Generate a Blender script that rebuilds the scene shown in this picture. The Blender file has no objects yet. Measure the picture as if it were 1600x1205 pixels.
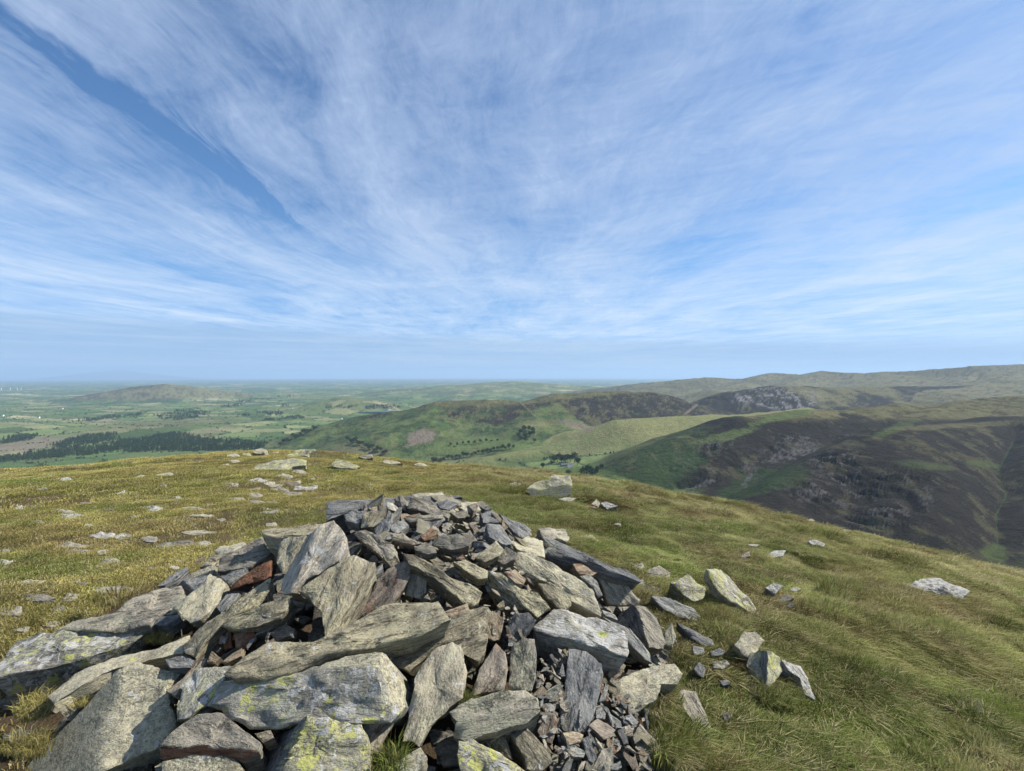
import bpy, bmesh, math, random
import numpy as np
from mathutils import Matrix, Vector

S = bpy.context.scene
R = math.radians

# ------------------------------------------------------------------ camera, sky, sun, exposure
EYE = np.array([0.0, 0.0, 1.65])
FPX = 733.0                       # focal length in photograph pixels (1600 x 1205)
PITCH = math.atan(17.5 / FPX)     # the camera looks very slightly down
cam_data = bpy.data.cameras.new('camera')
cam_data.sensor_width = 36.0
cam_data.lens = 36.0 * FPX / 1600.0
cam_data.clip_start = 0.05
cam_data.clip_end = 200000.0
cam = bpy.data.objects.new('camera', cam_data)
S.collection.objects.link(cam)
cam.location = EYE
cam.rotation_euler = (math.pi / 2 - PITCH, 0, 0)
S.camera = cam

SUN_AZ, SUN_EL = 79.0, 42.0       # clockwise from the view direction (+Y), height
sun_dir = Vector((math.sin(R(SUN_AZ)) * math.cos(R(SUN_EL)), math.cos(R(SUN_AZ)) * math.cos(R(SUN_EL)), math.sin(R(SUN_EL))))
sun_data = bpy.data.lights.new('sun', 'SUN')
sun_data.energy = 5.0
sun_data.angle = R(0.55)
sun_data.color = (1.0, 0.95, 0.87)
sun = bpy.data.objects.new('sun', sun_data)
sun.rotation_euler = (-sun_dir).to_track_quat('-Z', 'Y').to_euler()
sun.location = (20, 0, 40)
S.collection.objects.link(sun)

S.view_settings.view_transform = 'Standard'
S.view_settings.look = 'None'
S.view_settings.gamma = 1.0
S.view_settings.exposure = 0.76
S.view_settings.use_curve_mapping = False
S.render.engine = 'CYCLES'
S.cycles.use_denoising = True
S.cycles.use_adaptive_sampling = True
S.cycles.adaptive_threshold = 0.02
S.cycles.max_bounces = 2
S.cycles.diffuse_bounces = 1
S.cycles.glossy_bounces = 1
S.cycles.transmission_bounces = 1
S.cycles.volume_bounces = 0
S.cycles.caustics_reflective = False
S.cycles.caustics_refractive = False


class NT:
    """small helper round a node tree"""
    def __init__(self, nt):
        self.nt = nt
        nt.nodes.clear()

    def n(self, kind, ins=None, **props):
        nd = self.nt.nodes.new(kind)
        for k, v in props.items():
            setattr(nd, k, v)
        for k, v in (ins or {}).items():
            s = nd.inputs[k]
            if isinstance(v, bpy.types.NodeSocket):
                self.nt.links.new(v, s)
            else:
                s.default_value = v
        return nd

    def m(self, op, a, b=None, c=None, clamp=False):
        nd = self.nt.nodes.new('ShaderNodeMath')
        nd.operation = op
        nd.use_clamp = clamp
        for i, v in enumerate((a, b, c)):
            if v is None:
                continue
            if isinstance(v, bpy.types.NodeSocket):
                self.nt.links.new(v, nd.inputs[i])
            else:
                nd.inputs[i].default_value = v
        return nd.outputs[0]

    def step(self, v, lo, hi, a=0.0, b=1.0):
        nd = self.n('ShaderNodeMapRange', {0: v, 1: lo, 2: hi, 3: a, 4: b}, interpolation_type='SMOOTHSTEP')
        return nd.outputs[0]

    def mix(self, f, a, b, kind='MIX'):
        nd = self.nt.nodes.new('ShaderNodeMix')
        nd.data_type = 'RGBA'
        nd.blend_type = kind
        for s, v in ((nd.inputs[0], f), (nd.inputs[6], a), (nd.inputs[7], b)):
            if isinstance(v, bpy.types.NodeSocket):
                self.nt.links.new(v, s)
            elif s.type == 'RGBA':
                s.default_value = (*v, 1.0) if len(v) == 3 else v
            else:
                s.default_value = v
        return nd.outputs[2]

    def noise(self, vec, scale, detail=4.0, rough=0.55, dist=0.0):
        nd = self.n('ShaderNodeTexNoise', {'Vector': vec, 'Scale': scale, 'Detail': detail, 'Roughness': rough, 'Distortion': dist})
        return nd.outputs[0]

    def vmul(self, vec, s):
        nd = self.n('ShaderNodeVectorMath', {0: vec, 1: s}, operation='MULTIPLY')
        return nd.outputs[0]

    def vadd(self, vec, s):
        nd = self.n('ShaderNodeVectorMath', {0: vec, 1: s}, operation='ADD')
        return nd.outputs[0]


world = bpy.data.worlds.new('World')
S.world = world
world.use_nodes = True
world.cycles.sampling_method = 'MANUAL'
world.cycles.sample_map_resolution = 256
w = NT(world.node_tree)
sky = w.n('ShaderNodeTexSky', sky_type='NISHITA', sun_disc=False, sun_elevation=R(SUN_EL), sun_rotation=R(SUN_AZ),
          altitude=430.0, air_density=1.0, dust_density=0.6, ozone_density=1.6)
tc = w.n('ShaderNodeTexCoord')
sep = w.n('ShaderNodeSeparateXYZ', {0: tc.outputs['Generated']})
zc = w.m('MAXIMUM', sep.outputs[2], 0.012)
cx = w.m('DIVIDE', sep.outputs[0], zc)
cy = w.m('DIVIDE', sep.outputs[1], zc)
cp = w.n('ShaderNodeCombineXYZ', {0: cx, 1: cy, 2: 3.7}).outputs[0]
warp = w.n('ShaderNodeTexNoise', {'Vector': w.vmul(cp, (0.55, 0.35, 1.0)), 'Scale': 1.0, 'Detail': 3.0}).outputs[1]
cpw = w.n('ShaderNodeVectorMath', {0: warp, 1: (0.5, 0.5, 0.5)}, operation='SUBTRACT').outputs[0]
cpw = w.vadd(cp, w.vmul(cpw, (1.1, 1.6, 0.0)))
broad = w.noise(w.vmul(cpw, (0.95, 0.30, 1.0)), 1.1, 5.0, 0.55)
streak = w.noise(w.vmul(cpw, (4.6, 0.80, 1.0)), 1.0, 6.0, 0.64, 0.6)
fibre = w.noise(w.vmul(cpw, (13.0, 4.2, 1.0)), 1.0, 8.0, 0.74, 1.3)
turned = w.n('ShaderNodeVectorRotate', {'Vector': cpw, 'Angle': R(-62)}, rotation_type='Z_AXIS').outputs[0]
cross = w.noise(w.vmul(turned, (5.5, 1.1, 1.0)), 1.0, 6.0, 0.66, 0.8)
puff = w.noise(w.vmul(cpw, (1.5, 1.2, 1.0)), 1.0, 7.0, 0.64, 0.35)
rightw = w.step(cx, -0.7, 0.6)
cov = w.m('ADD', w.m('MULTIPLY', w.m('SUBTRACT', broad, 0.5), 1.6), w.m('ADD', 0.47, w.m('MULTIPLY', rightw, 0.10)))
cov = w.m('ADD', cov, w.m('MULTIPLY', w.m('SUBTRACT', streak, 0.5), w.m('SUBTRACT', 1.05, w.m('MULTIPLY', rightw, 0.5))))
cov = w.m('ADD', cov, w.m('MULTIPLY', w.m('SUBTRACT', fibre, 0.5), 0.62))
cov = w.m('ADD', cov, w.m('MULTIPLY', w.m('SUBTRACT', cross, 0.5), w.m('ADD', 0.20, w.m('MULTIPLY', rightw, 0.55))))
cov = w.m('ADD', cov, w.m('MULTIPLY', w.m('SUBTRACT', puff, 0.5), 1.15))
# the clear blue lane between two cirrus sheets on the left
gx = w.m('ADD', cx, 1.45)
gx = w.m('ADD', gx, w.m('MULTIPLY', w.m('SUBTRACT', broad, 0.5), 0.35))
gx = w.m('ADD', gx, w.m('MULTIPLY', w.m('SUBTRACT', streak, 0.5), 0.55))
gap = w.m('MULTIPLY', w.step(w.m('ABSOLUTE', gx), 0.0, 0.12, 1.0, 0.0), w.step(cy, 2.3, 4.0, 1.0, 0.0))
cov = w.m('SUBTRACT', cov, w.m('MULTIPLY', gap, 0.55))
low = w.step(sep.outputs[2], 0.03, 0.34, 1.0, 0.0)
cov = w.m('MULTIPLY', w.m('MAXIMUM', w.m('MINIMUM', cov, 1.0), 0.0), 0.84)
cov = w.m('MULTIPLY', cov, w.step(sep.outputs[2], 0.02, 0.12, 0.75, 1.0))
cloud_col = w.mix(low, (4.2, 5.2, 7.0), (6.1, 7.1, 8.3))
# blue below the cirrus: the low sky keeps its colour
clear = w.mix(1.0, sky.outputs[0], (0.62, 0.90, 1.14), 'MULTIPLY')
blue = w.mix(w.m('MULTIPLY', low, 0.75), clear, (2.0, 3.7, 7.0))
c1 = w.mix(cov, blue, cloud_col)
bank_edge = w.noise(w.vmul(cp, (0.10, 0.03, 1.0)), 1.0, 5.0, 0.6)
bank_h = w.m('ADD', w.m('MULTIPLY', bank_edge, 0.05), w.m('MULTIPLY', sep.outputs[0], -0.030))
bank = w.step(w.m('SUBTRACT', sep.outputs[2], bank_h), 0.036, 0.060, 0.70, 0.0)
lay = w.noise(w.n('ShaderNodeCombineXYZ', {0: w.m('MULTIPLY', sep.outputs[0], 2.2), 1: w.m('MULTIPLY', sep.outputs[2], 55.0), 2: 1.3}).outputs[0], 1.0, 5.0, 0.6, 0.4)
c1 = w.mix(bank, c1, w.mix(w.step(lay, 0.40, 0.64), (2.6, 4.0, 6.0), (3.5, 4.75, 6.35)))
bg = w.n('ShaderNodeBackground', {0: c1, 1: 0.077})
wo = w.n('ShaderNodeOutputWorld', {0: bg.outputs[0]})

# ------------------------------------------------------------------ numeric helpers
def hash3(ix, iy, iz, seed):
    h = (ix.astype(np.int64) * 374761393 + iy.astype(np.int64) * 668265263 + iz.astype(np.int64) * 2147483647 + seed * 1274126177) & 0xFFFFFFFF
    h = ((h ^ (h >> 13)) * 1274126177) & 0xFFFFFFFF
    h = h ^ (h >> 16)
    return (h & 0xFFFF) / 65535.0


def vnoise(x, y, z=0.0, seed=0):
    x, y, z = np.broadcast_arrays(np.asarray(x, float), np.asarray(y, float), np.asarray(z, float))
    ix, iy, iz = np.floor(x), np.floor(y), np.floor(z)
    fx, fy, fz = x - ix, y - iy, z - iz
    fx, fy, fz = (f * f * f * (f * (f * 6 - 15) + 10) for f in (fx, fy, fz))
    out = 0
    flat = not np.any(fz)
    for dz in ((0,) if flat else (0, 1)):
        wz = 1.0 if flat else (fz if dz else 1 - fz)
        for dy in (0, 1):
            wy = fy if dy else 1 - fy
            for dx in (0, 1):
                wx = fx if dx else 1 - fx
                out = out + hash3(ix + dx, iy + dy, iz + dz, seed) * wx * wy * wz
    return out * 2 - 1


def fbm(x, y, z=0.0, oct=4, seed=0, gain=0.5):
    a, s, t = 1.0, 0.0, 0.0
    for o in range(oct):
        f = 2.03 ** o
        s = s + a * vnoise(np.asarray(x) * f + 17.3 * o, np.asarray(y) * f - 9.1 * o, np.asarray(z) * f, seed + o)
        t += a
        a *= gain
    return s / t


def sstep(x, a, b):
    t = np.clip((x - a) / (b - a), 0, 1)
    return t * t * (3 - 2 * t)


def ray(px, py):
    """photograph pixel -> direction with unit forward (Y) component"""
    c, s = math.cos(PITCH), math.sin(PITCH)
    a = (px - 800.0) / FPX
    b = -(py - 602.5) / FPX
    d = np.array([a, c + b * s, -s + b * c])
    return d / d[1]


def at(px, py, D):
    return EYE + ray(px, py) * D


def project(P):
    P = np.asarray(P) - EYE
    c, s = math.cos(PITCH), math.sin(PITCH)
    f = P[..., 1] * c - P[..., 2] * s
    u = P[..., 1] * s + P[..., 2] * c
    f = np.maximum(f, 1e-6)
    return 800 + FPX * P[..., 0] / f, 602.5 - FPX * u / f


def smax(a, b, k):
    return 0.5 * (a + b + np.sqrt((a - b) ** 2 + k * k))


# ------------------------------------------------------------------ scene helpers
def new_mesh(name, verts, faces, mats=(), smooth=True, sharp=None, midx=None):
    me = bpy.data.meshes.new(name)
    me.from_pydata([tuple(v) for v in np.asarray(verts).tolist()] if not isinstance(verts, list) else verts, [], faces if isinstance(faces, list) else faces.tolist())
    for m in mats:
        me.materials.append(m)
    if midx is not None:
        me.polygons.foreach_set('material_index', np.asarray(midx, dtype=np.int32))
    if smooth:
        me.polygons.foreach_set('use_smooth', np.ones(len(me.polygons), dtype=bool))
        if sharp:
            me.set_sharp_from_angle(angle=R(sharp))
    me.update()
    return me


def link(name, me, parent=None, loc=None):
    o = bpy.data.objects.new(name, me)
    S.collection.objects.link(o)
    if parent is not None:
        o.parent = parent
    if loc is not None:
        o.location = loc
    return o


def tag(o, label=None, cat=None, group=None, kind=None):
    if label: o['label'] = label
    if cat: o['category'] = cat
    if group: o['group'] = group
    if kind: o['kind'] = kind
    return o


def grid_mesh(name, P, mats, col=None):
    """P: (rows, cols, 3)"""
    nr, nc = P.shape[:2]
    me = bpy.data.meshes.new(name)
    nv = nr * nc
    i = np.arange(nv).reshape(nr, nc)
    q = np.stack([i[:-1, :-1], i[:-1, 1:], i[1:, 1:], i[1:, :-1]], -1).reshape(-1, 4)
    me.vertices.add(nv)
    me.vertices.foreach_set('co', P.reshape(-1).astype(np.float32))
    me.loops.add(q.size)
    me.loops.foreach_set('vertex_index', q.reshape(-1).astype(np.int32))
    me.polygons.add(len(q))
    me.polygons.foreach_set('loop_start', (np.arange(len(q)) * 4).astype(np.int32))
    me.polygons.foreach_set('use_smooth', np.ones(len(q), dtype=bool))
    for m in mats:
        me.materials.append(m)
    if col is not None:
        at_ = me.color_attributes.new('cover', 'FLOAT_COLOR', 'POINT')
        c4 = np.ones((nv, 4), np.float32)
        c4[:, :3] = col.reshape(-1, 3)
        at_.data.foreach_set('color', c4.reshape(-1))
    me.update(calc_edges=True)
    me.validate()
    return me


def scatter(name, P, rot, scl, pick, protos, kind='stuff', label=None, cat=None, tint=None):
    """one object of many plants: instances of small meshes on points"""
    col = bpy.data.collections.new(name + '_kinds')
    for i, me in enumerate(protos):
        col.objects.link(bpy.data.objects.new('%s_%02d' % (name, i), me))
    me = bpy.data.meshes.new(name)
    n = len(P)
    me.vertices.add(n)
    me.vertices.foreach_set('co', np.asarray(P, np.float32).reshape(-1))
    for nm, ty, data in (('rot', 'FLOAT_VECTOR', rot), ('scl', 'FLOAT_VECTOR', scl)):
        a = me.attributes.new(nm, ty, 'POINT')
        a.data.foreach_set('vector', np.asarray(data, np.float32).reshape(-1))
    a = me.attributes.new('pick', 'INT', 'POINT')
    a.data.foreach_set('value', np.asarray(pick, np.int32))
    if tint is not None:
        a = me.attributes.new('tint', 'FLOAT_COLOR', 'POINT')
        a.data.foreach_set('color', np.column_stack([tint, np.ones(n)]).astype(np.float32).reshape(-1))
    o = link(name, me)
    ng = bpy.data.node_groups.new(name, 'GeometryNodeTree')
    ng.interface.new_socket('Geometry', in_out='INPUT', socket_type='NodeSocketGeometry')
    ng.interface.new_socket('Geometry', in_out='OUTPUT', socket_type='NodeSocketGeometry')
    gi, go = ng.nodes.new('NodeGroupInput'), ng.nodes.new('NodeGroupOutput')
    ip = ng.nodes.new('GeometryNodeInstanceOnPoints')
    ci = ng.nodes.new('GeometryNodeCollectionInfo')
    ci.inputs['Collection'].default_value = col
    ci.inputs['Separate Children'].default_value = True
    ci.inputs['Reset Children'].default_value = True
    ip.inputs['Pick Instance'].default_value = True
    def att(nm, ty):
        nd = ng.nodes.new('GeometryNodeInputNamedAttribute')
        nd.data_type = ty
        nd.inputs['Name'].default_value = nm
        return nd.outputs['Attribute']
    L = ng.links.new
    L(gi.outputs[0], ip.inputs['Points'])
    L(ci.outputs[0], ip.inputs['Instance'])
    L(att('pick', 'INT'), ip.inputs['Instance Index'])
    L(att('rot', 'FLOAT_VECTOR'), ip.inputs['Rotation'])
    L(att('scl', 'FLOAT_VECTOR'), ip.inputs['Scale'])
    L(ip.outputs[0], go.inputs[0])
    md = o.modifiers.new('plants', 'NODES')
    md.node_group = ng
    return tag(o, label, cat, kind=kind)


def new_mat(name):
    m = bpy.data.materials.new(name)
    m.use_nodes = True
    return m, NT(m.node_tree)


def finish(t, color, rough=0.9, bump=None, bump_dist=0.01, bump_str=0.5, spec=0.15, subsurf=None):
    b = t.n('ShaderNodeBsdfPrincipled', {'Base Color': color, 'Roughness': rough, 'Specular IOR Level': spec})
    if bump is not None:
        bp = t.n('ShaderNodeBump', {'Height': bump, 'Distance': bump_dist, 'Strength': bump_str})
        t.nt.links.new(bp.outputs[0], b.inputs['Normal'])
    t.n('ShaderNodeOutputMaterial', {0: b.outputs[0]})
    return b

# ------------------------------------------------------------------ the summit's own shape
def near_z(X, Y):
    """ground of the grassy summit dome (z = 0 under the camera)"""
    k, q, Sl = 0.0047, 0.0038, 0.62
    Q = Y * Y + (q / k) * X * X
    f = Sl * Sl / (2 * k) * (np.sqrt(1 + 4 * k * k * Q / (Sl * Sl)) - 1)
    right = 0.5 * (X + np.sqrt(X * X + 9.0)) - 1.5
    z = -f - 0.036 * Y - 0.055 * X - 0.100 * right
    # the rocky knoll at the back left
    z = z + 0.42 * np.exp(-(((X + 8.2) / 4.2) ** 2 + ((Y - 17.0) / 5.5) ** 2))
    z = z + 0.10 * fbm(X / 7.0, Y / 7.0, 0.0, 3, 5)
    return z


# ------------------------------------------------------------------ fells, valley and plain
def R_(pts, slope, rad, veg, k=14.0):
    return dict(p=np.array([at(*p) for p in pts]), s=slope, r=rad, veg=veg, k=k)


RIDGES = [
    # the far skyline of rounded grassy fells
    R_([(880, 613, 6600), (1000, 599, 5600), (1060, 594, 5300), (1100, 590, 5200), (1150, 593, 5100), (1175, 591, 5000), (1205, 583.5, 4900), (1250, 586, 4750),
        (1262, 584, 4650), (1285, 580.5, 4600), (1350, 583, 4300), (1450, 578, 4000), (1500, 574, 3900), (1540, 570.5, 3800), (1620, 569, 3700), (1800, 564, 3600), (2100, 560, 3600)], 0.34, 60, 'moor', 4.0),
    R_([(1205, 584, 4900), (1160, 600, 4300), (1105, 612, 3800)], 0.30, 90, 'moor'),
    R_([(1285, 581, 4600), (1235, 599, 3900), (1180, 613, 3500)], 0.30, 90, 'moor'),
    R_([(1100, 591, 5200), (1030, 606, 4600), (960, 616, 4000)], 0.2, 120, 'moor'),
    R_([(1400, 582, 4200), (1390, 600, 3400), (1370, 612, 2950)], 0.2, 150, 'moor'),
    R_([(1620, 570, 3700), (1560, 595, 3000), (1480, 612, 2600)], 0.2, 150, 'moor'),
    # hill with the scree-streaked face
    R_([(1075, 643, 2350), (1110, 625, 2400), (1150, 611, 2450), (1200, 605, 2500), (1260, 603, 2550), (1320, 607, 2600), (1400, 606, 2700), (1500, 603, 2800), (1640, 600, 2900)], 0.42, 60, 'scree'),
    # the long heather hill in the middle
    R_([(478, 700, 1900), (500, 684, 1950), (530, 662, 2000), (560, 652, 2050), (620, 643, 2080), (690, 631, 2100), (760, 625.5, 2120), (830, 628, 2150), (850, 628, 2160), (880, 616, 2200), (920, 612, 2230),
        (970, 611, 2260), (1010, 612, 2280), (1045, 624, 2250), (1075, 641, 2200)], 0.33, 50, 'heather'),
    R_([(690, 631, 2100), (650, 655, 1850), (600, 676, 1700), (560, 700, 1600)], 0.30, 60, 'bracken'),
    R_([(880, 617, 2200), (850, 650, 1900), (835, 665, 1760), (825, 688, 1600)], 0.28, 60, 'bracken'),
    # the pale grassy spur
    R_([(770, 716, 1380), (860, 700, 1430), (930, 682, 1480), (985, 657, 1540), (1040, 652, 1580), (1100, 650, 1600), (1160, 648, 1640), (1260, 640, 1700)], 0.34, 45, 'pale'),
    # the dark crag-faced hill on the right
    R_([(985, 742, 960), (1030, 712, 1010), (1070, 685, 1060), (1110, 668, 1100), (1150, 655, 1130), (1200, 647.5, 1150), (1240, 643.5, 1160), (1320, 640, 1200), (1400, 634, 1230), (1480, 630, 1260), (1620, 620, 1300), (1900, 608, 1350)], 0.46, 45, 'crag'),
    R_([(1150, 655, 1130), (1135, 690, 1010), (1105, 735, 900)], 0.55, 25, 'crag'),
    R_([(1320, 640, 1200), (1290, 670, 1080), (1235, 715, 940)], 0.55, 30, 'crag'),
    # the nearer heather shoulder on the right
    R_([(1180, 800, 650), (1235, 752, 735), (1290, 722, 800), (1340, 697, 840), (1390, 676, 880), (1450, 668, 920), (1540, 660, 960), (1640, 650, 1000), (1900, 632, 1050)], 0.42, 40, 'heather2'),
    R_([(1390, 676, 880), (1405, 712, 760), (1425, 748, 690), (1440, 800, 600)], 0.42, 30, 'heather2'),
    R_([(1560, 660, 960), (1640, 740, 720), (1680, 860, 540)], 0.35, 40, 'heather2'),
    # hills out on the plain
    R_([(150, 627, 5600), (190, 611, 5700), (230, 602, 5800), (262, 600, 5850), (300, 605, 5900), (360, 613, 6000), (430, 622, 6100)], 0.23, 120, 'binsey'),
    R_([(505, 630, 4000), (535, 621, 4050), (570, 624, 4100), (600, 632, 4150)], 0.22, 60, 'pasture'),
    R_([(640, 610, 7500), (720, 601, 7800), (800, 596, 8000), (880, 601, 8000), (960, 606, 8000)], 0.08, 200, 'pasture'),
    R_([(-60, 664, 2500), (60, 668, 2450), (160, 672, 2400), (260, 668, 2500)], 0.10, 120, 'pasture'),
]
GULLIES = [([(1590, 668, 930), (1572, 700, 830), (1560, 740, 750), (1573, 775, 690), (1556, 800, 650), (1560, 870, 560), (1545, 900, 530)], 17.0, 26.0),
           ([(1335, 640, 1200), (1295, 690, 960), (1180, 735, 830), (1130, 790, 760)], 14.0, 60.0),
           ([(1415, 790, 640), (1430, 815, 600)], 8.0, 14.0),
           ([(1470, 625, 1285), (1415, 650, 1180), (1372, 672, 1060)], 10.0, 35.0),
           ([(1090, 636, 2400), (1072, 648, 2200)], 12.0, 20.0),
           ([(1530, 590, 3600), (1515, 606, 3200)], 25.0, 40.0)]


def seg_dist(X, Y, A, B):
    d = B[:2] - A[:2]
    t = np.clip(((X - A[0]) * d[0] + (Y - A[1]) * d[1]) / max(d @ d, 1e-9), 0, 1)
    return np.hypot(X - A[0] - t * d[0], Y - A[1] - t * d[1]), t


def base_z(X, Y):
    b = -302 + 66 * sstep(X + 0.35 * (1500 - Y), -350, 420) * sstep(Y, 4500, 1800)
    b = b + 9 * fbm(X / 900, Y / 900, 0, 3, 31) * sstep(Y, 900, 2500)
    return b


def terrain(X, Y, want_veg=False):
    sc = np.clip(Y / 2000.0, 0.35, 1.1)
    wx = X + 22 * sc * fbm(X / (260 * sc), Y / (260 * sc), 0, 3, 41)
    wy = Y + 22 * sc * fbm(X / (260 * sc) + 40, Y / (260 * sc), 0, 3, 42)
    b = base_z(X, Y)
    h = b.copy()
    best = np.full(X.shape, -1e9)
    veg = np.full(X.shape, -1)
    for i, r in enumerate(RIDGES):
        hr = np.full(X.shape, -1e9)
        for A, B in zip(r['p'][:-1], r['p'][1:]):
            d, t = seg_dist(wx, wy, A, B)
            hr = np.maximum(hr, A[2] + t * (B[2] - A[2]) - r['s'] * (np.sqrt(d * d + r['r'] ** 2) - r['r']))
        up = hr > best
        best = np.where(up, hr, best)
        veg = np.where(up, i, veg)
        h = smax(h, hr, r['k'])
    rise = np.clip(h - b, 0, None)
    nz = near_z(np.clip(X, -900, 900), np.clip(Y, -900, 900)) - 0.15
    nz = np.where(np.hypot(X, Y) < 95, nz - 0.6, nz)
    # ribs and hollows running down the slopes
    rr = np.clip(rise / 60.0, 0, 1)
    f1 = fbm(X / 150, Y / 150, 0, 5, 51)
    f2 = 1 - np.abs(fbm(X / 75, Y / 210, 0, 4, 52))
    h = h + rr * (7.0 * f1 * np.clip(Y / 1500, .4, 1.4) + 5.0 * (f2 - 0.75))
    for pts, depth, wid in GULLIES:
        P = np.array([at(*p) for p in pts])
        dm = np.full(X.shape, 1e9)
        for A, B in zip(P[:-1], P[1:]):
            d, t = seg_dist(X + 5 * vnoise(X / 30, Y / 30, 0, 3), Y, A, B)
            dm = np.minimum(dm, d)
        h = h - depth * np.clip(1 - dm / wid, 0, 1) * rr
    # rugged outcrops
    craggy = np.zeros(X.shape)
    for cxp, cyp, D, rx, rd, amt in CRAGS:
        c = at(cxp, cyp, D)
        g = np.exp(-(((X - c[0]) / rx) ** 2 + ((Y - c[1]) / rd) ** 2))
        craggy = np.maximum(craggy, g * amt)
    sh = X + .45 * Y
    rug = 1 - np.abs(fbm(sh / 26, Y / 48, 0, 5, 61, .6)) * 2.2 - 0.45 + 0.5 * (1 - 2.2 * np.abs(fbm(sh / 8, Y / 22, 0, 4, 62, .6)))
    rug = rug * .5
    h = h + craggy * 17 * rug
    z = np.maximum(h, nz)
    z = z - (X * X + Y * Y) / (2 * 6371000 * 1.16)
    if want_veg:
        return z, rise, np.where(nz > h, 99, veg), craggy, rug
    return z


#        px    py    D    rx   rd  strength
CRAGS = [(1110, 712, 985, 42, 45, 1.0), (1070, 735, 930, 30, 30, .8), (1085, 760, 870, 60, 25, .8), (1170, 742, 890, 25, 30, .8),
         (1245, 705, 990, 40, 40, 1.0), (1215, 720, 950, 40, 25, .9), (1340, 690, 1010, 40, 25, .8), (1300, 745, 790, 45, 45, 1.0),
         (1345, 770, 700, 55, 55, 1.0), (1420, 750, 690, 38, 36, 1.0), (1280, 790, 680, 50, 40, .8), (1375, 810, 610, 45, 40, .8), (1180, 760, 830, 20, 40, .5)]

cell_cache = {}


def fields(X, Y):
    """rectangular-ish field cells: id hash, distance to the field edge"""
    a = 0.42
    x = X * math.cos(a) - Y * math.sin(a) + 70 * fbm(X / 600, Y / 600, 0, 2, 71)
    y = X * math.sin(a) + Y * math.cos(a) + 70 * fbm(X / 600, Y / 600, 0, 2, 72)
    s1, s2 = 210.0, 150.0
    far = np.hypot(X, Y) > 9000
    x = np.where(far, x * 0.45, x) / s1
    y = np.where(far, y * 0.45, y) / s2
    ix, iy = np.floor(x), np.floor(y)
    F1 = np.full(X.shape, 9.0)
    F2 = np.full(X.shape, 9.0)
    ID = np.zeros(X.shape)
    for dy in (-1, 0, 1):
        for dx in (-1, 0, 1):
            jx, jy = ix + dx, iy + dy
            ox = jx + 0.15 + 0.7 * hash3(jx, jy, jx * 0, 7)
            oy = jy + 0.15 + 0.7 * hash3(jx, jy, jx * 0, 8)
            d = np.maximum(np.abs(x - ox), np.abs(y - oy)) + 0.12 * np.hypot(x - ox, y - oy)
            idn = hash3(jx, jy, jx * 0, 9)
            nb = d < F1
            F2 = np.where(nb, F1, np.minimum(F2, d))
            ID = np.where(nb, idn, ID)
            F1 = np.where(nb, d, F1)
    return ID, (F2 - F1) * 150.0


def blob(PX, PY, cx, cy, rx, ry, rot=0.0, wob=None):
    c, s = math.cos(R(rot)), math.sin(R(rot))
    dx, dy = PX - cx, PY - cy
    d = np.hypot((dx * c + dy * s) / rx, (-dx * s + dy * c) / ry)
    if wob is not None:
        d = d + wob
    return sstep(d, 1.15, 0.75)


VEG = dict(field_a=(.060, .092, .030), field_b=(.102, .132, .048), field_c=(.150, .158, .072), hay=(.23, .21, .12), moorgrass=(.140, .130, .068), pale=(.165, .165, .070),
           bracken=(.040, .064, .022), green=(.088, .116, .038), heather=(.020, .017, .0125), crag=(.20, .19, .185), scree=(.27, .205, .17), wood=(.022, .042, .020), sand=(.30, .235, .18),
           fell=(.105, .098, .045))


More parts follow.
